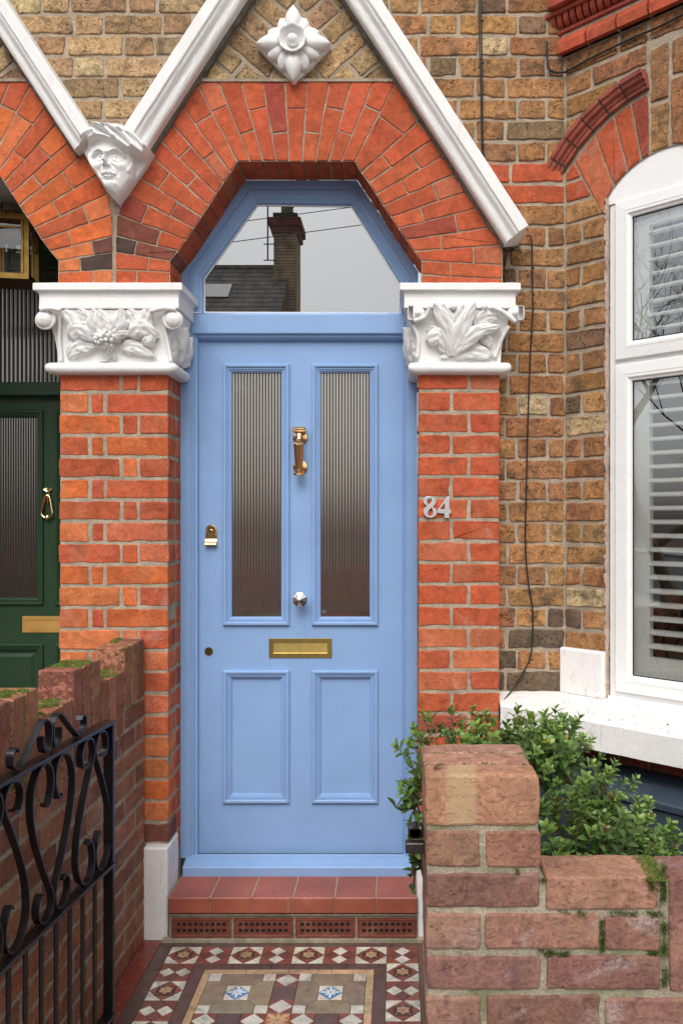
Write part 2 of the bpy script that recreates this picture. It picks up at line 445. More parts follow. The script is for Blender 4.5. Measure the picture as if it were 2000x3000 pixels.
def glass_mat(name, refl, dark=(.012, .011, .010), rough=.0, trans=False, tint=(.93, .94, .95)):
    t = NT(name)
    gl = t.n('ShaderNodeBsdfGlossy', Color=(*tint, 1), Roughness=rough).outputs[0]
    if trans: base = t.n('ShaderNodeBsdfTransparent', Color=(.97, .98, .975, 1)).outputs[0]
    else: base = t.n('ShaderNodeBsdfDiffuse', Color=(*dark, 1)).outputs[0]  # opaque panes: dark base colour stands in for the unlit inside
    lw = t.n('ShaderNodeLayerWeight', Blend=.35).outputs['Fresnel']
    fac = t.ramp(lw, 0, 1, refl, min(1, refl + .5), smooth=False)
    mx = t.n('ShaderNodeMixShader', i0=fac, i1=base, i2=gl).outputs[0]
    t.t.links.new(mx, t.out.inputs['Surface']); return t.m
mFan = glass_mat('fanlight_glass', .26, (.02, .02, .02), rough=.0)
mReedDark = glass_mat('dark_reeded_glass', .14, (.022, .020, .018), .12, tint=(.95, .92, .88))
mReed = glass_mat('reeded_glass', .25, (.058, .050, .041), .09, tint=(.97, .93, .88))
mPane = glass_mat('window_glass', .28, trans=True)
mLampGlass = glass_mat('lantern_glass', .06, trans=True)

# tile colours use the vertex colour
def tile_mat():
    t = NT('encaustic_tile'); c = t.n('ShaderNodeVertexColor', _layer_name='Col').outputs['Color']
    c = t.scalecol(c, t.ramp(t.noise(26, 5, .7), .25, .75, .72, 1.14)); c = t.scalecol(c, t.ramp(t.noise(160, 3, .7), .3, .7, .9, 1.1))
    d = t.math('MULTIPLY', t.ramp(t.noise(9, 6, .75, None, .8), .50, .70), .6); c = t.mix(d, c, (.10, .08, .06))
    s_ = t.math('MULTIPLY', t.ramp(t.voro(45), .03, .07, 1, 0), t.ramp(t.noise(7, 2), .5, .6)); c = t.mix(s_, c, (.55, .52, .47))
    return t.fin(c, t.ramp(t.noise(6, 3), .35, .65, .25, .55), t.bump(t.noise(60, 4), .0006), spec=.45)
mTile = tile_mat()
mGrout = mortar_mat('tile_grout', (.10, .085, .07))
def leafm(name, rough=.35, trans=.2):
    t = NT(name); c = t.n('ShaderNodeVertexColor', _layer_name='Col').outputs['Color']
    c = t.scalecol(c, t.ramp(t.noise(60, 3), .3, .7, .8, 1.2))
    d = t.b; t.fin(c, rough, t.bump(t.noise(140, 2), .0004), spec=.5)
    tr = t.n('ShaderNodeBsdfTranslucent', Color=t.scalecol(c, 1.6)).outputs[0]
    mx = t.n('ShaderNodeMixShader', i0=trans, i1=d.outputs[0], i2=tr).outputs[0]
    t.t.links.new(mx, t.out.inputs['Surface']); return t.m
mLeaf = leafm('glossy_leaf'); mMoss = leafm('moss', .9, .15)
mStem = paint_mat('stem_bark', (.11, .075, .04), .8, .001, 80)
mFlower = paint_mat('dry_flower', (.12, .045, .03), .9, .001, 80)

# brick colours (linear albedo)
def vary(c, a=.12, h=.06):
    k = 1 + R.uniform(-a, a); return tuple(max(.004, v * k * (1 + R.uniform(-h, h))) for v in c)
def c_red(x=0, z=0):
    p = R.random()
    if p < .05: return vary((.32, .065, .04), .12)
    if p < .22: return vary((.46, .125, .058), .10)
    return vary((.44, .090, .037), .09)
def c_orange():
    return vary(R.choice([(.52, .125, .038), (.48, .105, .034), (.55, .16, .06), (.45, .095, .04)]), .10)
def c_stock(x, z):
    "lighter buff at the top left, warmer and dirtier to the right and low down"
    t = min(1, max(0, (x + .45) / .7))
    lo = min(1, max(0, (1.20 - z) / .18))
    p = R.random()
    if R.random() < lo * .75: return vary((.12, .082, .055), .3)
    if p < .04: return vary((.20, .12, .065), .15)
    if p < .11 - .05 * t: return vary((.50, .36, .2), .1)
    if p < .28 and t > .5: return vary((.35, .155, .068), .12)
    a = (.43, .285, .145); b = (.39, .195, .075)
    c = tuple(lerp(a[i], b[i], t) for i in range(3))
    if R.random() < .35: c = tuple(v * k for v, k in zip(c, (.78, .72, .72)))
    return vary(c, .14)

# ------------------------------------------------------------------ ground, path and road (setting)
def ground():
    m = MB(); m.quad([(-60, -60, -.03), (60, -60, -.03), (60, 8, -.03), (-60, 8, -.03)])
    tag(m.build('ground', mSoil), kind='structure')
    m = MB(); m.box(-40, 40, -5.2, -1.70, -.10, -.012)
    for i in range(-40, 40):
        m.box(i * .6 + .003, i * .6 + .597, -5.1, -3.9, -.0119, -.004); m.box(i * .6 - .297, i * .6 + .297, -3.894, -2.7, -.0119, -.004); m.box(i * .6 + .003, i * .6 + .597, -2.694, -1.75, -.0119, -.004)
    tag(m.build('pavement', mPave), kind='structure')
    m = MB(); m.quad([(-60, -13.2, -.024), (60, -13.2, -.024), (60, -5.2, -.024), (-60, -5.2, -.024)])
    tag(m.build('road', mRoad), kind='structure')
    m = MB(); m.box(-40, 40, -15.2, -13.2, -.10, .09)
    tag(m.build('pavement', mPave), kind='structure')
ground()
WHT, RED, DRK, OCH, BRN, BLU = (.60, .56, .48), (.23, .072, .050), (.115, .066, .055), (.52, .34, .19), (.28, .21, .14), (.11, .26, .50)
def path():
    m = MB()
    G = .0009
    def tile(p, c, z=.0):
        if area(p) < 0: p = p[::-1]
        c = vary(c, .14, .05)
        q = inset(p, G); q2 = inset(p, G + .0012)
        N = len(p); vs = [(x, y, -.006) for x, y in q] + [(x, y, z - .0008) for x, y in q] + [(x, y, z) for x, y in q2]
        fs = [(k * N + i, k * N + (i + 1) % N, (k + 1) * N + (i + 1) % N, (k + 1) * N + i) for k in (0, 1) for i in range(N)] + [tuple(2 * N + i for i in range(N))]
        m.add(vs, fs, 0, (*c, 1))
    def q4(x0, x1, y0, y1): return [(x0, y0), (x1, y0), (x1, y1), (x0, y1)]
    def petal(cx, cy, r, a0, c, wd, z=.0012, r0=.12):
        pts = []
        for k in range(10):
            t = k / 9; rr = lerp(r * r0, r, t); ww = wd * math.sin(PI * min(1, max(.02, t * 1.0))) ** .6
            pts.append((rr, ww))
        out = [(cx + a * math.cos(a0) - b * math.sin(a0), cy + a * math.sin(a0) + b * math.cos(a0)) for a, b in pts] + \
              [(cx + a * math.cos(a0) + b * math.sin(a0), cy + a * math.sin(a0) - b * math.cos(a0)) for a, b in pts[::-1]]
        m.add([(x, y, z) for x, y in out], [tuple(range(len(out)))], 0, (*c, 1))
    S = .1115
    def flower_cell(x, y):     # x,y lower-left (y towards the street is smaller)
        c = (x + S / 2, y + S / 2); d = .26 * S
        A, B, C_, D = (x, y), (x + S, y), (x + S, y + S), (x, y + S)
        sq = [(c[0] - d, c[1] - d), (c[0] + d, c[1] - d), (c[0] + d, c[1] + d), (c[0] - d, c[1] + d)]
        dm = [(c[0], y), (x + S, c[1]), (c[0], y + S), (x, c[1])]
        tile(sq, (.10, .042, .03))
        for a, b, v in ((0, 1, 0), (1, 2, 1), (2, 3, 2), (3, 0, 3)): tile([sq[a], sq[b], dm[v]], RED)
        for k, P in enumerate((A, B, C_, D)):
            e1, e2 = dm[k - 1], dm[k]
            tile([P, e2, sq[k]], WHT); tile([P, sq[k], e1], WHT)
        for k in range(6): petal(c[0], c[1], d * .78, k * PI / 3 + .5, OCH, d * .25)
        for sx in (-1, 1):
            for sy in (-1, 1):
                m.add([(c[0] + sx * d * .78 + .0028 * math.cos(q * PI / 3), c[1] + sy * d * .78 + .0028 * math.sin(q * PI / 3), .0012) for q in range(6)], [tuple(range(6))], 0, (*OCH, 1))
    def cross_cell(x, y, horiz):
        c = (x + S / 2, y + S / 2); A, B, C_, D = (x, y), (x + S, y), (x + S, y + S), (x, y + S)
        N_, E, S_, W_ = (c[0], y + S), (x + S, c[1]), (c[0], y), (x, c[1])
        mid = lambda p, q: ((p[0] + q[0]) / 2, (p[1] + q[1]) / 2)
        ne, se, sw, nw = mid(N_, E), mid(E, S_), mid(S_, W_), mid(W_, N_)
        a, b = (WHT, (.16, .06, .05)) if horiz else ((.16, .06, .05), WHT)
        tile([N_, nw, c, ne], a); tile([S_, se, c, sw], a); tile([E, ne, c, se], b); tile([W_, sw, c, nw], b)
        for P, p, q in ((A, W_, S_), (B, S_, E), (C_, E, N_), (D, N_, W_)): tile([P, p, q] if True else [], RED)
    X0 = -.820; Y0 = -.090
    for i in range(8):
        (flower_cell if i % 2 == 0 else lambda x, y: cross_cell(x, y, True))(X0 + i * S, Y0 - S)
    for j in range(1, 14):
        y = Y0 - (j + 1) * S
        (flower_cell if j % 2 == 0 else lambda x, y: cross_cell(x, y, False))(X0, y)
        (flower_cell if j % 2 == 1 else lambda x, y: cross_cell(x, y, False))(X0 + 7 * S, y)
    YE = Y0 - 14 * S
    # outer dark band
    def band(x0, x1, y0, y1, c, L):
        if x1 - x0 > y0 - y1:
            n_ = max(1, round((x1 - x0) / L))
            for i in range(n_): tile(q4(lerp(x0, x1, i / n_), lerp(x0, x1, (i + 1) / n_), y1, y0), c)
        else:
            n_ = max(1, round((y0 - y1) / L))
            for i in range(n_): tile(q4(x0, x1, lerp(y0, y1, (i + 1) / n_), lerp(y0, y1, i / n_)), c)
    XR = X0 + 8 * S
    band(X0 - .048, XR + .048, -.044, Y0, DRK, .15)
    band(X0 - .048, X0, Y0, YE, DRK, .15); band(XR, XR + .048, Y0, YE, DRK, .15)
    band(WX + .001, X0 - .048, -.044, YE, (.24, .045, .028), .15)
    # inner bands
    xi0, xi1, yi = X0 + S, XR - S, Y0 - S
    band(xi0, xi1, yi, yi - .040, DRK, .13); band(xi0, xi0 + .042, yi - .04, YE, DRK, .15); band(xi1 - .042, xi1, yi - .04, YE, DRK, .15)
    xa, xb, ya = xi0 + .042, xi1 - .042, yi - .040
    band(xa, xb, ya, ya - .026, OCH, .13); band(xa, xa + .026, ya - .026, YE, OCH, .115); band(xb - .026, xb, ya - .026, YE, OCH, .115)
    xa += .026; xb -= .026; ya -= .026
    st = .078; pw = (xb - xa - st) / 2
    cs = .043
    def panel(x, y):      # x left, y top (house side)
        s2 = .040; c = (x + pw / 2, y - pw / 2)
        star = [(c[0] - s2, c[1] - s2), (c[0] + s2, c[1] - s2), (c[0] + s2, c[1] + s2), (c[0] - s2, c[1] + s2)]
        for k in range(4):
            P = star[k]; a, b = ((star[k - 1][0] + P[0]) / 2, (star[k - 1][1] + P[1]) / 2), ((star[(k + 1) % 4][0] + P[0]) / 2, (star[(k + 1) % 4][1] + P[1]) / 2)
            tile([P, b, a], WHT)
        dm = [(c[0], c[1] - s2), (c[0] + s2, c[1]), (c[0], c[1] + s2), (c[0] - s2, c[1])]
        tile(dm, BLU)
        for k in range(8): petal(c[0], c[1], s2 * (.86 if k % 2 == 0 else .58), k * PI / 4, (.72, .74, .74), s2 * .11)
        y1 = y - pw; x1 = x + pw
        for cx_, cy_ in ((x, y - cs), (x1 - cs, y - cs), (x, y1), (x1 - cs, y1)): tile(q4(cx_, cx_ + cs, cy_, cy_ + cs), WHT)
        tile([(x + cs, y), (x + cs, y - cs), star[3], star[2], (x1 - cs, y - cs), (x1 - cs, y)], BRN)
        tile([(x + cs, y1), (x1 - cs, y1), (x1 - cs, y1 + cs), star[1], star[0], (x + cs, y1 + cs)], BRN)
        tile([(x, y1 + cs), (x + cs, y1 + cs), star[0], star[3], (x + cs, y - cs), (x, y - cs)], BRN)
        tile([(x1, y1 + cs), (x1, y - cs), (x1 - cs, y - cs), star[2], star[1], (x1 - cs, y1 + cs)], BRN)
    def dstrip(x, y, hor):
        "diamond / dark / diamond strip, length pw"
        k = pw / 3
        for i in range(3):
            if hor: x0, x1, y0, y1 = x + i * k, x + (i + 1) * k, y - st, y
            else: x0, x1, y0, y1 = x, x + st, y - (i + 1) * k, y - i * k
            if i == 1: tile(q4(x0, x1, y0, y1), DRK); continue
            mx, my = (x0 + x1) / 2, (y0 + y1) / 2
            dm = [(mx, y0), (x1, my), (mx, y1), (x0, my)]; tile(dm, WHT)
            for P, a, b in (((x0, y0), 3, 0), ((x1, y0), 0, 1), ((x1, y1), 1, 2), ((x0, y1), 2, 3)): tile([P, dm[b], dm[a]], RED if i != 1 else DRK)
    yy = ya
    while yy - pw > YE:
        panel(xa, yy); panel(xa + pw + st, yy); dstrip(xa + pw, yy, False)
        yy -= pw
        if yy - st < YE: break
        dstrip(xa, yy, True); dstrip(xa + pw + st, yy, True)
        x_ = xa + pw; tile(q4(x_, x_ + st, yy - st, yy), (.36, .12, .06))
        for k in range(4):
            petal(x_ + st / 2, yy - st / 2, st * .62, PI / 4 + k * PI / 2, OCH, st * .10); petal(x_ + st / 2, yy - st / 2, st * .45, k * PI / 2, OCH, st * .07)
        yy -= st
    m.quad([(WX - .01, YE, -.004), (XR + .3, YE, -.004), (XR + .3, -.02, -.004), (WX - .01, -.02, -.004)], 1)
    tag(m.build('path', [mTile, mGrout]), kind='structure')
path()

# ------------------------------------------------------------------ the two houses
house = thing('terraced_house', (-.39, .2, 0), 'red and yellow brick house front with light blue door, white carved capitals and number 84', 'house')
nhouse = thing('terraced_house', (-1.85, .5, 0), 'neighbouring brick house at the left edge with orange brick arch and dark green door', 'house')

# voussoir joints, photo pixels on the porch face (y=0): intrados -> extrados
J_L = [((695, 472), (574, 238)), ((676, 505), (533, 311)), ((655, 535), (505, 365)), ((634, 568), (472, 413)), ((612, 602), (437, 452)),
       ((590, 635), (399, 512)), ((568, 668), (368, 567)), ((546, 702), (344, 628)), ((522, 735), (339, 690)), ((498, 763), (338, 738)),
       ((498, 797), (338, 789)), ((498, 840), (338, 840))]
J_R = [((1038, 472), (1160, 238)), ((1058, 505), (1223, 357)), ((1079, 535), (1265, 408)), ((1101, 568), (1300, 456)), ((1122, 602), (1335, 507)),
       ((1144, 635), (1363, 561)), ((1166, 668), (1399, 609)), ((1189, 702), (1434, 666)), ((1213, 735), (1470, 717)), ((1234, 763), (1471, 776)),
       ((1234, 805), (1471, 815)), ((1234, 840), (1471, 840))]
# gable: X limits of the inner edge of the raking moulding at height z
GC = -.378
def gx(z, side): return GC + side * (.200 + .65 * (3.46 - z))
def arch(parent, mirror, orange):
    mb = MB(); T0 = Tf(0.0)
    T = (lambda a, b, n=0.0: T0(2 * -1.062 - a, b, n)) if mirror else T0
    toW = lambda p: (PX(p[0]), PZ(p[1]))
    top = [((lerp(695, 1038, i / 9), 472), (lerp(574, 1160, i / 9), 238)) for i in range(10)]
    halfs = [(J_L, 1), (top, 1), (J_R, -1)]
    for S_, (J, sg) in enumerate(halfs):
        if mirror and S_ == 0: J = [(a, (max(338, b[0] - (15 if 4 <= q <= 7 else 8 if q in (3, 8) else 0)), b[1])) for q, (a, b) in enumerate(J)]
        for i in range(len(J) - 1):
            a0, b0 = map(toW, J[i]); a1, b1 = map(toW, J[i + 1])
            poly = [a0, a1, b1, b0]
            if S_ == 2 and i == 0:      # corner brick under the moulding
                poly = [a0, a1, b1, (PX(1190), PZ(290)), b0]
            if area(poly) < 0: poly = poly[::-1]
            for k in ('r',):
                gp = [T(x, z, -.0035) for x, z in poly]; mb.add(gp, [tuple(range(len(gp)))], 1, (1, 1, 1, 1))
            L = math.hypot(b0[0] - a0[0], b0[1] - a0[1])
            # split into stretcher and header, alternating
            cuts = [0, (.36 if i % 2 else .66), 1] if L > .22 else [0, (.40 if i % 2 else .62), 1]
            if L > .40: cuts = [0, .28, .72, 1] if i % 2 else [0, .5, 1]
            g = .0026
            hp = [halfplane(poly[k], poly[(k + 1) % len(poly)], g) for k in range(len(poly))]
            am = ((a0[0] + a1[0]) / 2, (a0[1] + a1[1]) / 2); bm = ((b0[0] + b1[0]) / 2, (b0[1] + b1[1]) / 2)
            dx, dz = (bm[0] - am[0]), (bm[1] - am[1]); LL = math.hypot(dx, dz); dx /= LL; dz /= LL
            for c in range(len(cuts) - 1):
                t0 = -.1 if c == 0 else cuts[c] * LL + g; t1 = LL + .1 if c == len(cuts) - 2 else cuts[c + 1] * LL - g
                W = .2
                q = [(am[0] + dx * t0 + dz * W, am[1] + dz * t0 - dx * W), (am[0] + dx * t0 - dz * W, am[1] + dz * t0 + dx * W),
                     (am[0] + dx * t1 - dz * W, am[1] + dz * t1 + dx * W), (am[0] + dx * t1 + dz * W, am[1] + dz * t1 - dx * W)]
                if area(q) < 0: q = q[::-1]
                for h_ in hp: q = clip(q, *h_) if len(q) > 2 else q
                if len(q) < 3: continue
                cxm = sum(p[0] for p in q) / len(q); czm = sum(p[1] for p in q) / len(q)
                col = c_orange() if orange else c_red()
                # sooty bricks at the meeting of the two arches
                d = math.hypot(cxm + 1.03, (czm - 2.56) * .8)
                if S_ == 0 and d < .17 and R.random() < .85 - d * 4.5: col = vary(R.choice([(.075, .045, .038), (.13, .055, .04), (.20, .06, .04)]), .25)
                brick(mb, q, T, col, depth=.178 if c == 0 else .06, r=.0025, jit=.0009)
    # soffit mortar
    path_ = [toW(J_L[-1][0])] + [toW(j[0]) for j in J_L[::-1][1:]] + [toW(j[0]) for j in J_R]
    off = inset(path_ + [(-.39, 1.6)], -.0)  # same outline
    nrm_ = []
    for i in range(len(path_)):
        (x0, z0), (x1, z1) = path_[max(0, i - 1)], path_[min(len(path_) - 1, i + 1)]
        nx, nz = -(z1 - z0), (x1 - x0); L = math.hypot(nx, nz) or 1; nrm_.append((nx / L * .0075, nz / L * .0075))
    for i in range(len(path_) - 1):
        (x0, z0), (x1, z1) = path_[i], path_[i + 1]; (a0_, b0_), (a1_, b1_) = nrm_[i], nrm_[i + 1]
        mb.quad([T(x0 + a0_, z0 + b0_, -.0045), T(x1 + a1_, z1 + b1_, -.0045), T(x1 + a1_, z1 + b1_, -.19), T(x0 + a0_, z0 + b0_, -.19)], 1)
    # bedding behind the outer edge of the ring
    ext = [toW(j[1]) for j in J_L[::-1]]
    for (x0, z0), (x1, z1) in zip(ext[:-1], ext[1:]):
        lo = PX(334) + .0004; mb.quad([T(max(lo, x0 - .06), z0, -.0048), T(x0 + .01, z0, -.0048), T(x1 + .01, z1, -.0048), T(max(lo, x1 - .06), z1, -.0048)], 1)
    ext = [toW(j[1]) for j in J_R]
    for (x0, z0), (x1, z1) in zip(ext[:-1], ext[1:]):
        mb.quad([T(min(PX(1472), x0 + .05), z0, -.0048), T(x0 - .01, z0, -.0048), T(x1 - .01, z1, -.0048), T(min(PX(1472), x1 + .05), z1, -.0048)], 1)
    # diagonal brickwork filling the gable, set about the carved boss
    zt = PZ(238); L_ = []
    Yn = -.012
    A = math.radians(41); bl, bh, gj = .205, .066, .013
    for side in (-1, 1):
        for r_ in range(-14, 16):
            xo = (r_ % 2) * .11
            for k in range(-8, 9):
                u0, v0 = k * (bl + gj) + xo, r_ * (bh + gj)
                ln = bl if (k + r_) % 2 == 0 else bl
                q = [(u0, v0), (u0 + ln, v0), (u0 + ln, v0 + bh), (u0, v0 + bh)]
                ca, sa = math.cos(-side * -A), math.sin(-side * -A)
                q = [(GC + x * ca - z * sa, 3.33 + x * sa + z * ca) for x, z in q]
                if side == 1: q = clip(q, -1, 0, -(GC + .006))
                else: q = clip(q, 1, 0, GC - .006)
                if len(q) > 2: q = clip(q, 0, -1, -(zt + .012))
                if len(q) > 2: q = clip(q, 0, 1, 3.72)
                for s2 in (-1, 1):
                    p0 = (gx(zt, s2) - s2 * .012, zt); p1 = (gx(3.72, s2) - s2 * .012, 3.72)
                    hp = halfplane(p0, p1) if s2 == 1 else halfplane(p1, p0)
                    if len(q) > 2: q = clip(q, *hp)
                if len(q) > 2 and abs(area(q)) > .0009:
                    cxm = sum(p[0] for p in q) / len(q); czm = sum(p[1] for p in q) / len(q)
                    if abs(cxm - GC) + abs(czm - 3.33) < .10: continue
                    brick(mb, q, T, c_stock(-.6, 3.3), n=Yn, depth=.03, r=.005, jit=.0022, mat=2)
    z0, z1 = zt, 3.76
    mb.quad([T(gx(z0, -1) - .02, z0, Yn - .005), T(gx(z0, 1) + .02, z0, Yn - .005), T(gx(z1, 1) + .02, z1, Yn - .005), T(gx(z1, -1) - .02, z1, Yn - .005)], 1)
    # mortar bed above the arch
    mb.box(PX(574), PX(1160), -.004, .01, PZ(240), PZ(231), 1, T=(lambda x, y, z: T(x, z, -y)))
    mb.build('arch', [mArch, mMortarArch, mStock], parent, label='orange-red brick arch over the green door' if mirror else None)
    # ragged strip where the arch meets the neighbour, and the body of the wall behind
    mb = MB()
    prof = [(0.0, -.004), (0.0, .046), (.005, .053), (.013, .057), (.021, .0585), (.028, .061), (.034, .067), (.039, .0735), (.045, .077), (.049, .078), (.0505, .083), (.054, .086), (.088, .088), (.092, .085), (.092, -.14)]
    for side in (-1, 1):
        zb = 2.575 if side == 1 else 2.915
        pts = []
        nseg = 24
        d = Vector((-side * .65, 1)).normalized()      # up the slope (x,z)
        w_ = Vector((d.y * side, -d.x * side)).normalized() if True else None
        w_ = Vector((side * d.y, side * -d.x)) if side == 1 else Vector((-d.y, d.x))
        L = (3.78 - zb) / d.y
        rows = []
        for i in range(nseg + 1):
            s_ = L * i / nseg
            base = Vector((gx(zb, side), zb)) + d * s_
            rows.append([T(base.x + w_.x * (a + R.gauss(0, .0003)), base.y + w_.y * a, n_ + R.gauss(0, .0004)) for a, n_ in prof])
        M = len(prof); vs = [v for r_ in rows for v in r_]
        fs = [(i * M + k, i * M + k + 1, (i + 1) * M + k + 1, (i + 1) * M + k) for i in range(nseg) for k in range(M - 1)]
        fs.append(tuple(range(M)))
        mb2 = MB(); mb2.add(vs, fs); 
        o = mb2.build('gable_moulding', [mWhite], parent, smooth=False)
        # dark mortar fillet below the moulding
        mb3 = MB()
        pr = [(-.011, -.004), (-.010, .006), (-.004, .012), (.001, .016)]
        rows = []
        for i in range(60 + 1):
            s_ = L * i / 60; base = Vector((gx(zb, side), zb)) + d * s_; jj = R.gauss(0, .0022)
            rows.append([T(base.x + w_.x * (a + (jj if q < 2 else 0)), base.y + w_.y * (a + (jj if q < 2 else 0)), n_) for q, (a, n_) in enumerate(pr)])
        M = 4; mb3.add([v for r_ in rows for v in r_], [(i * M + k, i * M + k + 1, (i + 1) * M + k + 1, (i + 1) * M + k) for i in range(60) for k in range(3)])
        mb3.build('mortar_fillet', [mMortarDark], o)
arch(house, False, False); arch(nhouse, True, True)

# --- piers
def pier_left():
    mb = MB(); T = Tf(0); s = 63.0
    z1 = lambda px: PX(px)
    X0, X1 = PX(175), PX(493)
    rowA = [[(390, 785), (808, 900), (918, 1105)], [(395, 580), (603, 680), (703, 1105)]]
    k = 0; y = 1092
    while y < 2500:
        row = rowA[k % 2]
        for a, b in row:
            x0, x1 = PX(a * .4464), PX(b * .4464)
            if b == 1105: x1 = X1
            za, zb_ = PZ(y + 52.5), PZ(y - .8)
            t = (a * .4464 - 175) / 318
            c = c_orange() if R.random() < .75 - .4 * t else c_red()
            if y > 2400: c = vary((.17, .06, .04), .3)
            if y < 1500: c = tuple(v * lerp(1, .95, t) for v in c)
            brick(mb, rect(x0, x1, za, zb_, .0009), T, c, depth=.105 if k % 2 else .05, r=.0032, jit=.0013)
        # inner return, second brick behind the corner
        d0 = .05 if k % 2 == 0 else .105
        TR = lambda a, b, n=0.0: (X1 + n, a, b)
        brick(mb, rect(d0 + .012, .104 if k % 2 == 0 else .18, PZ(y + 51), PZ(y), .0006), TR, c_red(), depth=.02, r=.003)
        if k % 2 == 0: brick(mb, rect(.115, .18, PZ(y + 51), PZ(y), .0006), TR, c_red(), depth=.02, r=.003)
        y += s; k += 1
    m = .0026
    mb.box(X0 + m, X1 - m, m, .19, 0, 2.42, 1)
    mb.build('pier', [mRed, mMortar], house, label='wide red brick pier left of the blue door')
def pier_right():
    mb = MB(); T = Tf(0); X0, X1 = PX(1225), PX(1462)
    rows = [[(52, 328), (348, 516)], [(52, 228), (248, 516)]]
    y = 1087.0; k = 0
    while y < 2800:
        for a, b in rows[k % 2]:
            x0, x1 = PX(1200 + a * .5102), PX(1200 + b * .5102)
            if a == 52: x0 = X0
            if b == 516: x1 = X1
            brick(mb, rect(x0 - .0006, x1 + .0006 if b != 516 else x1, PZ(y + 52.5), PZ(y - .8), .0009), T, c_red(), depth=.105, r=.0032, jit=.0013)
        y += 63; k += 1
    m = .0026
    mb.box(X0 + m, X1 - m, m, .19, 0, 2.42, 1)
    mb.build('pier', [mRed, mMortar], house, label='narrow red brick pier right of the blue door, carrying the house number')
pier_left(); pier_right()

# --- main wall of stock brick and red band
CH = .08195; Z0C = 2.1095
def course_top(k): return Z0C + CH * k
def main_wall():
    mb = MB(); T = Tf(.10)
    for k in range(-28, 21):
        zt = course_top(k); zb_ = zt - .0672
        red = k in (9, 10)
        x = BX - .004; i = 0
        pat = [[.103, .213], [.048, .103, .213]][k % 2]
        idx = 0
        while x > -2.9:
            if red: L = [.105, .205, .115][(idx + k) % 3] if k == 10 else (.245 if idx == 0 else .21)
            elif k % 2 == 0: L = .213 if idx % 2 == 0 else .103
            else:
                L = .058 if idx == 0 else (.103 if idx % 2 == 1 else .213)
            x0 = x - L * R.uniform(.97, 1.03)
            cx_ = (x + x0) / 2
            # visible only above/outside the porch gable, and right of the pier
            vis = (cx_ > .28) or (zt > 2.93 and (cx_ > gx(zt, 1) - .1 or cx_ < gx(zt, -1) + .1))
            if cx_ < -1.1: vis = vis and zt > 2.93
            if vis and zt > .3:
                c = c_red() if red else c_stock(cx_, zb_)
                brick(mb, rect(x0, x, zb_ - .0015, zt + .001, .0018), T, c, depth=.025, r=.0045, jit=.0019, mat=0 if red else 2)
            x = x0 - .0125; idx += 1
    mb.quad([(.34, .1055, 0), (BX + .01, .1055, 0), (BX + .01, .1055, 3.9), (.34, .1055, 3.9)], 1)
    mb.quad([(-3, .1055, 2.93), (.34, .1055, 2.93), (.34, .1055, 3.9), (-3, .1055, 3.9)], 1)
    mb.box(-3, BX + .3, .12, .2, 2.98, 3.95, 1)
    mb.box(.30, BX + .02, .12, .25, 0, 3.9, 1)
    mb.build('wall', [mRed, mMortar, mStock], house, label='yellow stock brick wall with two red courses')
main_wall()

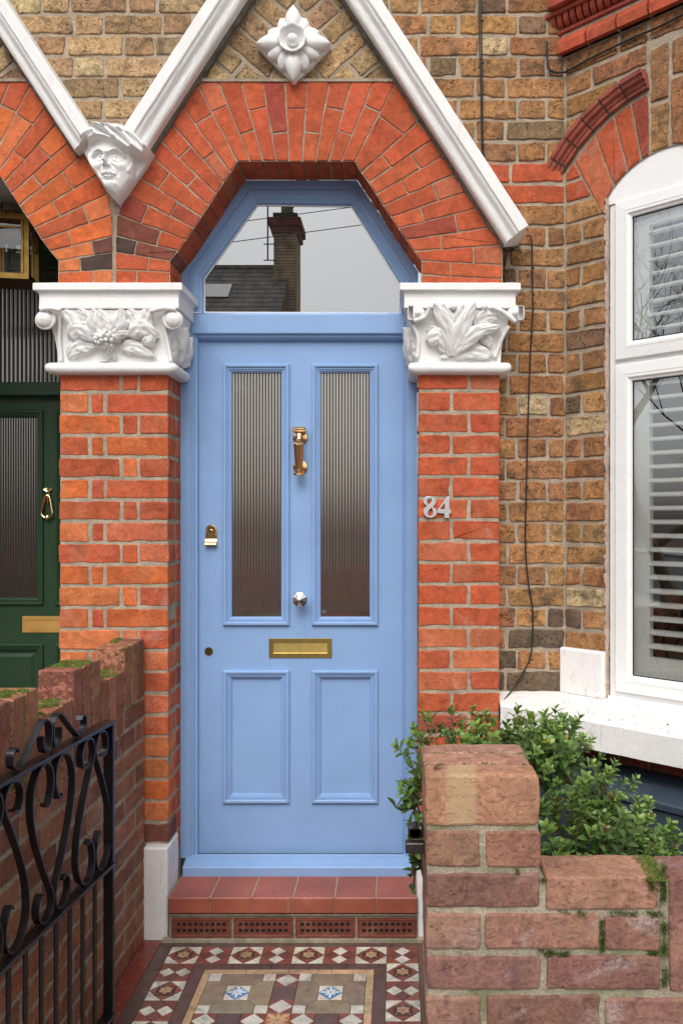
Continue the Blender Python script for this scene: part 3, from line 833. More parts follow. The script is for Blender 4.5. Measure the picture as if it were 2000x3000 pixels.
# --- capitals
def capital(parent, xa, xb, leaves, side, label):
    g = group_part('capital', parent, label)
    g['label'] = label
    # abacus: loft of mitred rectangles (overhang, z)
    def loft(mb, prof):
        rows = []
        for e, z in prof:
            c = [(xa - e, .172), (xa - e, -e), (xb + e, -e), (xb + e, .172)]
            row = []
            for i in range(3):
                n_ = 14 if i == 1 else 7
                for j in range(n_):
                    t = j / n_; row.append((lerp(c[i][0], c[i + 1][0], t), lerp(c[i][1], c[i + 1][1], t), z + R.gauss(0, .0004)))
            row.append((*c[3], z)); rows.append(row)
        M = len(rows[0]); vs = [v for r_ in rows for v in r_]
        fs = [(i * M + k, i * M + k + 1, (i + 1) * M + k + 1, (i + 1) * M + k) for i in range(len(rows) - 1) for k in range(M - 1)]
        fs.append(tuple(range((len(rows) - 1) * M, len(rows) * M)))
        fs.append(tuple(range(M))[::-1])
        mb.add(vs, fs)
    mb = MB(); loft(mb, [(.02, 2.3305), (.050, 2.3305), (.0535, 2.334), (.0525, 2.372), (.054, 2.384), (.059, 2.391), (.060, 2.3935), (.068, 2.394), (.0695, 2.397), (.0695, 2.418), (.067, 2.4215), (.0, 2.427)])
    mb.build('abacus', [mWhite], g)
    ez = lambda z: .004 + .040 * max(0, (z - 2.135) / .19) ** 2.2
    mb = MB(); loft(mb, [(ez(2.12), 2.12)] + [(ez(2.13 + .02 * i), 2.13 + .02 * i) for i in range(10)] + [(.045, 2.3275)])
    mb.build('bell', [mWhite], g, smooth=False)
    mb = MB()
    loft(mb, [(.0, 2.094)] + [(.020 + .019 * math.sin(PI * t / 10), 2.1165 - .0205 * math.cos(PI * t / 10)) for t in range(11)] + [(.003, 2.140)])
    mb.build('astragal', [mWhite], g, smooth=True)
    TF = lambda a, b, n=0.0: (a, -(ez(b) + n), b)
    if side > 0: TS = lambda a, b, n=0.0: (xb + ez(b) + n, a, b)
    else: TS = lambda a, b, n=0.0: (xa - ez(b) - n, a, b)
    mb = MB()
    def leaf(T, path, width, h, lobes=3, curl=.5, vein=.003, seg=20, cr=10):
        P = smoothpath(path, 8); N = len(P)
        vs = []
        ph = R.random() * 6
        for i in range(N):
            t = i / (N - 1); a, b = P[i]
            a2, b2 = P[min(N - 1, i + 1)]; a1, b1 = P[max(0, i - 1)]
            dx, dz = a2 - a1, b2 - b1; L = math.hypot(dx, dz) or 1; px, pz = -dz / L, dx / L
            sh = math.sin(PI * min(.97, max(.03, t ** .8))) ** .7
            w_ = 1.16 * width * sh * (1 + .16 * math.cos(lobes * 2 * PI * t + 1))
            for j in range(-1, cr + 2):
                u = max(-1, min(1, -1 + 2 * j / cr))
                n_ = .002 + 1.3 * h * (.35 + .65 * math.sin(PI * min(1, t * 1.05) * .9)) * (1 - .22 * u * u) + curl * h * max(0, t - .6) * (1 - u * u) \
                    - 1.6 * vein * math.exp(-(u / .10) ** 2) + .0045 * math.sin(5 * PI * t - 6 * abs(u) + ph) * abs(u) + .0019 * math.sin(26 * t + 9 * abs(u))
                if j < 0 or j > cr: n_ = -.006
                vs.append(T(a + px * w_ * u, b + pz * w_ * u, n_))
        M = cr + 3
        fs = [(i * M + k, i * M + k + 1, (i + 1) * M + k + 1, (i + 1) * M + k) for i in range(N - 1) for k in range(M - 1)]
        fs += [tuple(range(M)), tuple((N - 1) * M + k for k in range(M))]
        mb.add(vs, fs)
    def stem(T, path, r0, r1, n0=.004):
        P = smoothpath(path, 6); N = len(P)
        mb.tube([T(a, b, n0 + .004) for a, b in P], [lerp(r0, r1, i / (N - 1)) for i in range(N)], 7)
    for L in leaves: leaf(TF, *L[:3], **(L[3] if len(L) > 3 else {}))
    # leaves on the return
    for L in [([(.13, 2.15), (.10, 2.21), (.07, 2.29)], .030, .030), ([(.12, 2.145), (.15, 2.20), (.15, 2.27)], .026, .034), ([(.05, 2.15), (.04, 2.20), (.02, 2.24)], .018, .014)]:
        leaf(TS, L[0], L[1], L[2])
    capital.leaf = leaf; capital.stem = stem; capital.TF = TF; capital.mb = mb; capital.TS = TS
    return g, mb, leaf, stem, TF, TS

def sphere(mb, c, r, n=12, sq=(1, 1, 1), mat=0, col=(1, 1, 1, 1)):
    vs = []; fs = []
    for i in range(n + 1):
        th = PI * i / n
        for k in range(n * 2):
            ph = PI * k / n
            vs.append((c[0] + r * sq[0] * math.sin(th) * math.cos(ph), c[1] + r * sq[1] * math.sin(th) * math.sin(ph), c[2] + r * sq[2] * math.cos(th)))
    W = n * 2
    for i in range(n):
        for k in range(W): fs.append((i * W + k, i * W + (k + 1) % W, (i + 1) * W + (k + 1) % W, (i + 1) * W + k))
    mb.add(vs, fs, mat, col)
def volute(mb, cx, cz, y, r, dirx, start=0.0):
    "ball with a spiral band round it"
    sphere(mb, (cx, y + .010, cz), r * .80, 14, (1, .8, 1))
    sphere(mb, (cx, y - .006, cz), r * .40, 10, (1, .7, 1))
    pts = []; rad = []
    for i in range(44):
        t = i / 43; a = start + t * 2 * PI * 1.35
        rr = lerp(r * .95, r * .46, t)
        pts.append((cx + dirx * rr * math.cos(a), y + .010 - .010 * t, cz + rr * math.sin(a))); rad.append(lerp(.0075, .004, t))
    mb.tube(pts, rad, 8)
# left capital, measured in the close-up (80,780), .3316 px per unit
def Lc(x, y): px, py = 80 + x * .3316, 780 + y * .3316; return at(px, py, -.045)
def Rc(x, y): px, py = 1150 + x * .287, 780 + y * .287; return at(px, py, -.045)
PLX0, PLX1 = PX(175), PX(493)
Lleaves = [
    ([Lc(560, 650), Lc(450, 560), Lc(350, 400)], .034, .026, dict(lobes=2)),
    ([Lc(500, 560), Lc(520, 470), Lc(470, 385)], .024, .020, dict(lobes=2)),
    ([Lc(640, 640), Lc(590, 540), Lc(600, 385)], .024, .030, dict(lobes=3)),
    ([Lc(700, 640), Lc(680, 520), Lc(650, 390)], .028, .026, dict(lobes=2)),
    ([Lc(700, 640), Lc(800, 540), Lc(850, 390)], .028, .034, dict(lobes=3)),
    ([Lc(700, 600), Lc(800, 600), Lc(910, 590)], .018, .034, dict(lobes=2)),
    ([Lc(950, 600), Lc(950, 480), Lc(910, 385)], .024, .020, dict(lobes=2)),
    ([Lc(930, 600), Lc(1030, 500), Lc(1080, 385)], .030, .022, dict(lobes=2)),
    ([Lc(1130, 640), Lc(1010, 560), Lc(900, 620)], .032, .036, dict(lobes=1)),
    ([Lc(1050, 560), Lc(1060, 640), Lc(1020, 700)], .020, .030, dict(lobes=1)),
    ([Lc(350, 630), Lc(450, 560), Lc(580, 660)], .026, .032, dict(lobes=1)),
    ([Lc(330, 790), Lc(430, 700), Lc(590, 700)], .026, .020, dict(lobes=1)),
    ([Lc(800, 720), Lc(930, 700), Lc(1110, 790)], .022, .020, dict(lobes=3)),
    ([Lc(640, 820), Lc(720, 770), Lc(760, 810)], .012, .010, dict(lobes=1)),
]
g, mb, leaf, stem, TF, TS = capital(house, PLX0, PLX1, Lleaves, 1, 'wide white carved capital with ivy leaves and berries')
for dx in (-40, -10, 30, 70): stem(TF, [Lc(640 + dx * .4, 830), Lc(650 + dx * .5, 770), Lc(680 + dx, 700)], .006, .004)
for dx in (250, 1230): stem(TF, [Lc(dx + 20, 830), Lc(dx + (10 if dx < 500 else -10), 640), Lc(dx + (40 if dx < 500 else -40), 440)], .008, .007)
stem(TF, [Lc(320, 400), Lc(230, 385), Lc(140, 395)], .010, .010, .02); stem(TF, [Lc(1100, 410), Lc(1220, 385), Lc(1330, 395)], .010, .010, .02)
mb.build('leaf_carving', [mWhite], g, smooth=True)
mb = MB(); cx_, cz_ = Lc(680, 640)
for i in range(22):
    a = i * 2.4; r_ = .0042 * math.sqrt(i) * 1.9
    sphere(mb, (cx_ + r_ * math.cos(a), -.082 + r_ * .7 * (r_ / .02), cz_ + r_ * math.sin(a)), .0085, 7)
mb.build('berry_cluster', [mWhite], g, smooth=True)
for x, d, st_ in ((160, -1, PI / 2), (1300, 1, PI / 2)):
    mb = MB(); c_ = Lc(x, 475); volute(mb, c_[0], c_[1], -.058, .042, d, st_); mb.build('volute', [mWhite], g, smooth=True)
# right capital
PRX0, PRX1 = PX(1225), PX(1462)
Rleaves = [
    ([Rc(600, 900), Rc(560, 650), Rc(420, 400)], .026, .030, dict(lobes=1)),
    ([Rc(600, 800), Rc(600, 600), Rc(500, 400)], .024, .018, dict(lobes=3)),
    ([Rc(600, 900), Rc(700, 650), Rc(830, 400)], .030, .032, dict(lobes=2)),
    ([Rc(620, 700), Rc(650, 560), Rc(720, 410)], .022, .020, dict(lobes=2)),
    ([Rc(600, 900), Rc(830, 690), Rc(1100, 620)], .024, .034, dict(lobes=2)),
    ([Rc(850, 620), Rc(930, 530), Rc(1080, 520)], .024, .018, dict(lobes=3)),
    ([Rc(620, 900), Rc(800, 850), Rc(1030, 900)], .026, .014, dict(lobes=1)),
    ([Rc(560, 860), Rc(480, 720), Rc(340, 750)], .030, .026, dict(lobes=1)),
    ([Rc(520, 820), Rc(460, 660), Rc(350, 650)], .018, .014, dict(lobes=2)),
    ([Rc(900, 760), Rc(960, 730), Rc(1000, 820)], .018, .018, dict(lobes=2)),
]
g, mb, leaf, stem, TF, TS = capital(house, PRX0, PRX1, Rleaves, -1, 'narrow white carved capital with fanned acanthus leaves')
for x in (620, 930): c_ = Rc(x, 425); sphere(mb, (c_[0], -.062, c_[1]), .014, 9)
stem(TF, [Rc(380, 420), Rc(330, 520), Rc(210, 560)], .008, .008, .016); stem(TF, [Rc(1000, 430), Rc(1120, 480), Rc(1250, 570)], .010, .009, .016)
stem(TF, [Rc(250, 920), Rc(260, 720), Rc(200, 590)], .008, .007); stem(TF, [Rc(1050, 920), Rc(1120, 720), Rc(1190, 600)], .007, .008)
for dx in (-30, 0, 30): stem(TF, [Rc(520 + dx, 925), Rc(580 + dx, 850), Rc(640 + dx * 2, 740)], .005, .004)
mb.build('leaf_carving', [mWhite], g, smooth=True)
for x, d in ((225, -1), (1270, 1)):
    mb = MB(); c_ = Rc(x, 480); volute(mb, c_[0] - d * .010, c_[1], -.052, .030, d, -PI / 2)
    c2 = Rc(x + (-40 if d < 0 else 30), 480)
    mb.box(c2[0] - .012, c2[0] + .012, -.062, -.03, c2[1] - .028, c2[1] + .026, bev=.004)
    mb.build('volute', [mWhite], g, smooth=True)

# --- carved head between the gables (height field from measured features)
def carved_head():
    def P(x, y): px, py = 220 + x * 15.31, 340 + y * 15.31; return at(px, py, -.06)
    outline = [(.35, 5.3), (1.0, 4.2), (2.3, 3.5), (3.6, 1.9), (5.2, 1.9), (6.3, 2.25), (8.2, 1.8), (9.6, 2.1), (10.8, 3.2), (12.0, 3.7), (13.2, 5.0), (14.4, 6.2), (13.0, 8.6), (11.2, 11.2), (9.3, 14), (7.65, 16.1), (6.0, 14.3), (4.6, 12.2), (3.0, 9.8), (1.6, 7.4)]
    nx, ny = 190, 190
    xs = np.linspace(.2, 14.6, nx); ys = np.linspace(1.6, 16.2, ny)
    X, Y = np.meshgrid(xs, ys)
    g2 = lambda cx, cy, sx, sy, a=0: np.exp(-(((X - cx) * math.cos(a) + (Y - cy) * math.sin(a)) / sx) ** 2 - ((-(X - cx) * math.sin(a) + (Y - cy) * math.cos(a)) / sy) ** 2)
    def seg(pts, wd, pw=2.0):     # ridge along a polyline
        best = np.full(X.shape, 9e9); pp = smoothpath(pts, 8)
        for (x0, y0), (x1, y1) in zip(pp[:-1], pp[1:]):
            dx, dy = x1 - x0, y1 - y0; L2 = dx * dx + dy * dy + 1e-9
            t = np.clip(((X - x0) * dx + (Y - y0) * dy) / L2, 0, 1)
            best = np.minimum(best, np.hypot(X - x0 - t * dx, Y - y0 - t * dy))
        return np.exp(-(best / wd) ** pw)
    base = 1.6 * np.ones_like(X)
    face = np.sqrt(np.clip(1 - ((X - 6.6) / 4.7) ** 2 - ((Y - 8.8) / 7.2) ** 2, 0, 1))
    h = base + 3.2 * face
    h += -.95 * g2(4.95, 8.3, 1.2, .8) - .95 * g2(8.5, 8.35, 1.25, .8)             # sockets
    h += .80 * g2(5.1, 8.45, .74, .48) + .80 * g2(8.35, 8.5, .8, .48)               # eyeballs
    h += .22 * seg([(4.2, 8.35), (5.0, 7.95), (5.9, 8.4)], .13) + .22 * seg([(7.4, 8.4), (8.3, 7.95), (9.3, 8.6)], .13)
    h += .16 * seg([(4.3, 8.8), (5.1, 9.0), (5.8, 8.7)], .12) + .16 * seg([(7.6, 8.8), (8.5, 9.1), (9.3, 8.7)], .12)
    h -= .55 * g2(5.2, 8.42, .20, .20) + .55 * g2(8.3, 8.47, .20, .20)             # pupils
    h += .62 * seg([(3.7, 7.9), (4.3, 7.2), (5.2, 7.05), (6.1, 7.6)], .22) + .62 * seg([(6.9, 7.6), (8.0, 7.0), (9.0, 7.2), (9.7, 8.0)], .22)   # brows
    h += 1.35 * seg([(6.5, 7.8), (6.4, 8.8), (6.45, 9.5)], .27, 2.6) + .4 * seg([(6.45, 9.2), (6.45, 9.8)], .45, 3) + .25 * g2(6.5, 9.7, .5, .4) + .35 * g2(5.95, 9.95, .3, .28) + .35 * g2(7.1, 9.95, .3, .28)
    h -= .5 * g2(6.2, 10.2, .14, .10) + .5 * g2(6.85, 10.2, .14, .10)
    h += .35 * g2(4.5, 9.9, .9, .7) + .35 * g2(9.2, 9.9, .95, .8)                  # cheeks
    h -= .28 * seg([(5.6, 9.9), (5.1, 10.8), (5.2, 11.6)], .22) + .28 * seg([(7.4, 9.8), (8.4, 10.8), (8.4, 11.7)], .22)
    h += .42 * seg([(5.7, 11.55), (6.4, 11.3), (6.85, 11.4), (7.3, 11.3), (8.0, 11.65)], .22) + .48 * seg([(6.2, 12.0), (6.9, 12.15), (7.5, 11.95)], .25)
    h -= .50 * seg([(5.8, 11.75), (6.5, 11.66), (6.9, 11.75), (7.9, 11.75)], .10)
    h -= .30 * g2(6.8, 12.7, .9, .25)
    h += .9 * g2(6.9, 13.6, 1.2, 1.0) + .7 * g2(7.4, 14.8, .9, 1.0)                # beard
    for k in range(9): h += .26 * seg([(6.0 + k * .26, 13.2), (6.4 + k * .26, 14.2), (7.2 + k * .08, 15.8)], .07)
    # hat: brim and twisted folds
    hat = 1 / (1 + np.exp(-((5.35 - .02 * (X - 7) ** 2 * (X < 7) + .42 * np.clip(X - 7, 0, 9)) - Y) * 5))
    h = h * (1 - hat) + hat * (3.9 + 1.0 * np.sqrt(np.clip(1 - ((X - 7) / 8) ** 2, 0, 1)) - .10 * (4 - Y))
    h += .95 * seg([(1.6, 7.3), (2.3, 5.9), (3.6, 4.9), (5.4, 4.5), (7.4, 5.0), (8.3, 5.3)], .36, 3)
    h += 1.35 * seg([(3.8, 2.0), (5.4, 2.5), (7.2, 3.8), (9.0, 5.6), (10.6, 6.9), (11.5, 6.9)], .46, 3.5)
    h += 1.05 * seg([(6.4, 2.6), (8.4, 3.1), (10.2, 4.5), (11.6, 6.1), (12.5, 7.3)], .38, 3.5)
    h += .85 * seg([(9.2, 3.4), (11.0, 3.9), (12.6, 5.1), (13.6, 6.3)], .36, 3.5)
    h += .7 * seg([(.9, 5.0), (2.3, 4.0), (4.0, 3.4), (4.6, 4.1)], .40) + .6 * seg([(7.0, 2.4), (8.4, 2.0), (10.2, 2.6)], .35)
    h -= .4 * seg([(5.0, 3.0), (7.0, 4.4), (8.6, 6.0)], .16) + .35 * seg([(6.9, 3.0), (9.0, 4.2), (11.0, 6.2)], .14)
    h += .5 * seg([(2.6, 7.4), (2.7, 9.0), (3.6, 10.6)], .30) + .35 * seg([(2.1, 7.5), (2.4, 8.8)], .2)
    h += .4 * seg([(10.4, 7.8), (11.0, 9.0), (10.4, 10.6)], .3)
    U = .0191 * 1.02
    inside = np.zeros(X.shape, bool)
    n_ = len(outline)
    for i in range(n_):
        x0, y0 = outline[i]; x1, y1 = outline[(i + 1) % n_]
        c = ((y0 > Y) != (y1 > Y)) & (X < (x1 - x0) * (Y - y0) / (y1 - y0 + 1e-12) + x0); inside ^= c
    mb = MB(); vs = []
    # taper toward outline
    dist = np.full(X.shape, 9.)
    for i in range(n_):
        x0, y0 = outline[i]; x1, y1 = outline[(i + 1) % n_]
        dx, dy = x1 - x0, y1 - y0; t = np.clip(((X - x0) * dx + (Y - y0) * dy) / (dx * dx + dy * dy), 0, 1)
        dist = np.minimum(dist, np.hypot(X - x0 - t * dx, Y - y0 - t * dy))
    edge = np.clip(dist / .55, 0, 1); edge = np.sqrt(1 - (1 - edge) ** 2)
    h = (h - .9) * (.25 + .75 * edge) + .9
    for j in range(ny):
        for i in range(nx):
            wx, wz = P(X[j, i], Y[j, i]); vs.append((wx, .005 - (h[j, i] if inside[j, i] else -.2) * U * 1.0, wz))
    fs = []
    for j in range(ny - 1):
        for i in range(nx - 1):
            if inside[j, i] or inside[j + 1, i] or inside[j, i + 1] or inside[j + 1, i + 1]: fs.append((j * nx + i, j * nx + i + 1, (j + 1) * nx + i + 1, (j + 1) * nx + i))
    used = sorted({i for f in fs for i in f}); mp = {o: k for k, o in enumerate(used)}
    mb.add([vs[i] for i in used], [tuple(mp[i] for i in f) for f in fs])
    mb.build('carved_head', [mWhite], house, smooth=True, label='white carved bearded face in a twisted cap between the two gables')
carved_head()

# --- carved flower boss
def boss(parent, mirror):
    cx, cz = at(857, 118, -.05)
    if mirror: cx = 2 * -1.062 - cx
    T0 = lambda a, b, n=0.0: (cx + a, -.0 - n, cz + b)
    g = group_part('flower_boss', parent, 'white carved diamond flower above the arch')
    mb = MB()
    def petal(a0, r0, r1, wd, h, n0, gro=1, tip=.6):
        N, C = 16, 8; vs = []
        for i in range(N + 1):
            t = i / N; r = lerp(r0, r1, t)
            w_ = wd * math.sin(PI * min(.985, max(.06, .10 + .9 * t)) ) ** tip
            for j in range(-1, C + 2):
                u = max(-1, min(1, -1 + 2 * j / C))
                n_ = n0 + h * math.sin(PI * (.15 + .75 * t)) * (1 - .5 * u * u) - gro * .0028 * math.exp(-(u / .2) ** 2) * math.sin(PI * t)
                if j < 0 or j > C: n_ = -.002
                x, z = r, w_ * u
                vs.append(T0(x * math.cos(a0) - z * math.sin(a0), x * math.sin(a0) + z * math.cos(a0), n_))
        M = C + 3
        fs = [(i * M + k, i * M + k + 1, (i + 1) * M + k + 1, (i + 1) * M + k) for i in range(N) for k in range(M - 1)] + [tuple(N * M + k for k in range(M))]
        mb.add(vs, fs)
    for k in range(4):
        a = PI / 2 + k * PI / 2; rr = .137 if k % 2 else .140
        for s_ in (-1, 1): petal(a + s_ * .46, .02, .105, .030, .030, .020, 1, .5)
        petal(a, .02, rr, .030, .036, .024, 1, .7)
    mb.build('petal_carving', [mWhite], g, smooth=True)
    mb = MB()
    # scalloped cup
    N = 64; rows = []
    for r, h in ((.030, .030), (.046, .052), (.051, .066), (.048, .070), (.043, .064), (.034, .050), (.024, .042), (.014, .040)):
        rows.append([T0((r * (1 + (.05 * abs(math.cos(8 * 2 * PI * k / N / 2)) if r > .04 else 0))) * math.cos(2 * PI * k / N), (r * (1 + .05 * abs(math.cos(4 * 2 * PI * k / N)) * (r > .04))) * math.sin(2 * PI * k / N), h + (.004 * abs(math.cos(4 * 2 * PI * k / N)) if r > .042 else 0)) for k in range(N)])
    mb.add([v for r_ in rows for v in r_], [(i * N + k, i * N + (k + 1) % N, (i + 1) * N + (k + 1) % N, (i + 1) * N + k) for i in range(len(rows) - 1) for k in range(N)])
    mb.build('scalloped_cup', [mWhite], g, smooth=True)
    mb = MB(); mb.lathe([(.020, .030), (.021, .055), (.018, .066), (.011, .073), (.003, .075)], T0, 20); mb.build('boss_button', [mWhite], g, smooth=True)
    mb = MB(); pl = [(-.138, 0), (0, -.140), (.138, 0), (0, .140)]; mb.ring(pl, [(0, -.02), (0, .006), (.006, .012), (.13, .014)], T0)
    mb.build('back_plate', [mWhite], g)
boss(house, False); boss(nhouse, True)

# ------------------------------------------------------------------ door frame, fanlight, door
FY, DY = .174, .212            # frame face, door face
TFr = Tf(FY); TD = Tf(DY)
XL, XR_ = PX(493), PX(1225)
dx0, dx1 = PX(583, DY), PX(1180, DY)
zt_door, zb_door = PZ(993, DY), PZ(2500, DY)
zTr0, zTr1 = PZ(978, FY), PZ(920, FY)
def frame():
    mb = MB()
    # uprights
    for s_, xo, xi in ((1, XL, dx0), (-1, XR_, dx1)):
        prof = [(0, -.06), (0, 0), (.040, 0), (.0405, -.004), (.044, -.005), (.048, -.002), (.052, -.004), (.054, -.012), (abs(xi - xo), -.016), (abs(xi - xo), -.045)]
        for (a, n0), (b, n1) in zip(prof[:-1], prof[1:]):
            xa_, xb_ = xo + s_ * a, xo + s_ * b
            mb.quad([TFr(xa_, .215, n0), TFr(xb_, .215, n1), TFr(xb_, zTr1 - .001 if b <= .045 else zTr0, n1), TFr(xa_, zTr1 - .001 if b <= .045 else zTr0, n0)])
    # transom
    x0, x1 = XL + .045, XR_ - .045
    prof = [(zTr1 + .004, -.03), (zTr1, -.004), (zTr1 - .003, .001), (zTr0 + .004, .001), (zTr0, -.002), (zTr0 - .002, -.010), (zTr0 - .010, -.012), (zTr0 - .016, -.018), (zTr0 - .022, -.030), (zTr0 - .022, -.05)]
    for (a, n0), (b, n1) in zip(prof[:-1], prof[1:]):
        mb.quad([TFr(x0, a, n0), TFr(x1, a, n0), TFr(x1, b, n1), TFr(x0, b, n1)])
    # bottom rail below the leaf and weather-moulded sill
    zs = .163; Ys = .124
    prof = [(zs, 0), (.196, 0), (.200, -.004), (.214, -.048), (.222, -.050), (.226, -.062)]
    for (a, n0), (b, n1) in zip(prof[:-1], prof[1:]):
        mb.quad([Tf(Ys)(XL + .022, a, n0), Tf(Ys)(XR_ - .019, a, n0), Tf(Ys)(XR_ - .019, b, n1), Tf(Ys)(XL + .022, b, n1)])
    mb.quad([(XL + .022, Ys, zs), (XL + .022, Ys, .196), (XL + .022, .2, .214), (XL + .022, .2, zs)]); mb.quad([(XR_ - .019, Ys, zs), (XR_ - .019, Ys, .196), (XR_ - .019, .2, .214), (XR_ - .019, .2, zs)])
    mb.build('door_frame', [mBlue], house)
    # fanlight frame following the arch
    mb = MB()
    W = lambda p: (PX(p[0]), PZ(p[1]))
    sil = zTr1
    outer = [(XL, sil), (XR_, sil), (XR_ + .004, PZ(763) + .01), W((1038, 472)), W((695, 472)), (XL - .004, PZ(763) + .01)]
    inner_px = [(598, 916), (1175, 918), (1175, 838), (1030, 603), (753, 600), (598, 816)]
    inner = [at(x, y, .2) for x, y in inner_px]
    def blend(t): return [(lerp(o[0], i[0], t), lerp(o[1], i[1], t)) for o, i in zip(outer, inner)]
    rows = [(0, 0), (.40, 0), (.405, -.004), (.46, -.004), (.465, 0), (.62, 0), (.64, -.003), (.72, -.006), (.80, -.009), (.83, -.012), (.96, -.015), (.97, -.024), (1.0, -.026)]
    vs = []; N = 6
    for t, n_ in rows: vs += [TFr(x, z, n_) for x, z in blend(t)]
    fs = []
    for i in range(len(rows) - 1):
        for k in range(1, 6): fs.append((i * N + k, i * N + (k + 1) % N, (i + 1) * N + (k + 1) % N, (i + 1) * N + k))
    mb.add(vs, fs); mb.quad([TFr(XL, sil - .002, -.004), TFr(XR_, sil - .002, -.004), TFr(XR_, sil + .012, -.026), TFr(XL, sil + .012, -.026)])
    fl = mb.build('fanlight', [mBlue], house, label='angular blue fanlight over the door reflecting the chimney opposite')
    mb = MB(); rows = [(0.0, 0), (.006, 0)]
    mb.ring(inner, [(-.004, 0.0), (.0045, 0.0)], Tf(.2015)); mb.build('glazing_bead', [mUpvc], fl)
    mb = MB(); mb.add([Tf(.204)(x, z) for x, z in inset(inner, -.01)], [tuple(range(6))]); mb.build('pane', [mFan], fl)
frame()

MOULD = [(0, 0), (0, .010), (.004, .0135), (.011, .0135), (.015, .010), (.016, .006), (.0175, .007), (.021, .0075), (.0225, .003), (.024, .004), (.028, .003), (.0295, -.001), (.033, -.002), (.034, -.010)]
def rp(x0, x1, z0, z1): return [(x0, z0), (x1, z0), (x1, z1), (x0, z1)]
def door():
    D = group_part('door', house, 'light blue four panel front door with reeded glass in the top panels')
    gx_ = [(PX(654, DY), PX(848, DY)), (PX(914, DY), PX(1107, DY))]
    gz = (PZ(1832, DY), PZ(1067, DY)); lz = (PZ(2352, DY), PZ(1963, DY))
    e = .030
    xs = [dx0, gx_[0][0] + e, gx_[0][1] - e, gx_[1][0] + e, gx_[1][1] - e, dx1]
    zs = [zb_door, lz[0] + e, lz[1] - e, gz[0] + e, gz[1] - e, zt_door]
    mb = MB(); mb.plate(xs, zs, {(1, 1), (3, 1), (1, 3), (3, 3)}, 0, -.016, TD)
    # joint lines of stiles and rails
    mb.build('leaf', [mBlue], D)
    for i in (0, 1):
        mb = MB(); mb.ring(rp(gx_[i][0], gx_[i][1], gz[0], gz[1]), MOULD, TD); mb.build('panel_moulding', [mBlue], D)
        mb = MB(); mb.ring(rp(gx_[i][0], gx_[i][1], lz[0], lz[1]), MOULD, TD); mb.build('panel_moulding', [mBlue], D)
        mb = MB(); a, b = gx_[i][0] + .034, gx_[i][1] - .034
        mb.ring(rp(a - .003, b + .003, lz[0] + .031, lz[1] - .031), [(0, -.010), (.003, -.010), (.004, -.0105), (.07, -.0105)], TD)
        c = inset(rp(a - .003, b + .003, lz[0] + .031, lz[1] - .031), .07); mb.add([TD(x, z, -.0105) for x, z in c], [(0, 1, 2, 3)])
        mb.build('lower_panel', [mBlue], D)
        # reeded glass, true ribs
        mb = MB(); a -= .004; b += .004; z0, z1 = gz[0] + .030, gz[1] - .030
        pitch = .0122; n_ = int((b - a) / pitch * 10); rj = [R.uniform(.7, 1.3) for _ in range(16)]
        vs = []; zz = [z0 + .022] + [lerp(z0 + .024, z1, q / 6) for q in range(7)]
        for j, z in enumerate(zz):
            for k in range(n_ + 1):
                x = lerp(a, b, k / n_); ph = (x - a) / pitch * 2 * PI
                vs.append(TD(x, z, -.014 + .0013 * rj[int(ph / 2 / PI) % 16] * abs(math.sin(ph / 2)) ** .8))
        W_ = n_ + 1
        mb.add(vs, [(j * W_ + k, j * W_ + k + 1, (j + 1) * W_ + k + 1, (j + 1) * W_ + k) for j in range(len(zz) - 1) for k in range(n_)])
        mb.quad([TD(a, z0 - .004, -.0145), TD(b, z0 - .004, -.0145), TD(b, z0 + .0222, -.0145), TD(a, z0 + .0222, -.0145)])
        mb.build('reeded_pane', [mReed], D, smooth=True)
    # knocker
    kx, kz0, kz1 = PX(876, .17), PZ(1393, .17), PZ(1249, .17)
    K = lambda a, b, n=0.0: TD(kx + a, b, n)
    mb = MB()
    for z in (PZ(1283, DY), PZ(1369, DY)):
        mb.lathe([(.0295, 0), (.0295, .003), (.027, .006), (.021, .0075), (.018, .006), (.014, .007), (.012, .014), (.010, .035)], lambda a, b, n, z=z: TD(PX(880, DY) + a, z + b, n), 28)
    # fluted drop
    prof = [(.013, kz1 - .018, .030), (.0145, kz1 - .030, .034), (.0125, kz1 - .050, .040), (.0135, kz1 - .058, .046), (.0165, kz1 - .060, .048), (.016, kz1 - .064, .048), (.021, kz1 - .070, .050), (.0215, kz1 - .074, .050), (.0150, kz0 + .028, .046), (.013, kz0 + .024, .044), (.0155, kz0 + .022, .044), (.0135, kz0 + .016, .042), (.014, kz0 + .012, .040), (.023, kz0 + .009, .040), (.023, kz0 + .002, .040), (.020, kz0, .040)]
    n8 = 8; vs = []
    for r_, z, nn in prof:
        for k in range(n8): q = 2 * PI * (k + .5) / n8; vs.append(K(r_ * math.cos(q), z, nn + r_ * .8 * math.sin(q)))
    mb.add(vs, [(i * n8 + k, i * n8 + (k + 1) % n8, (i + 1) * n8 + (k + 1) % n8, (i + 1) * n8 + k) for i in range(len(prof) - 1) for k in range(n8)] + [tuple(range(n8)), tuple((len(prof) - 1) * n8 + k for k in range(n8))])
    mb.box(-.028, .028, .010, .052, kz1 - .022, kz1 - .014, T=lambda x, y, z: K(x, z, y), bev=.002)
    mb.box(-.024, .024, .008, .048, kz1 - .014, kz1 - .003, T=lambda x, y, z: K(x, z, y), bev=.003)
    mb.box(-.010, .010, 0, .04, kz0 + .03, kz0 + .045, T=lambda x, y, z: K(x, z, y), bev=.002)
    mb.build('door_knocker', [mBrass], D)
    # letter plate
    mb = MB(); a, b, c, d = PX(788, DY), PX(972, DY), PZ(1927, DY), PZ(1870, DY)
    mb.ring(rp(a, b, c, d), [(0, 0), (0, .003), (.001, .004), (.0125, .004), (.0185, .004)], TD)
    fx = inset(rp(a, b, c, d), .0185)
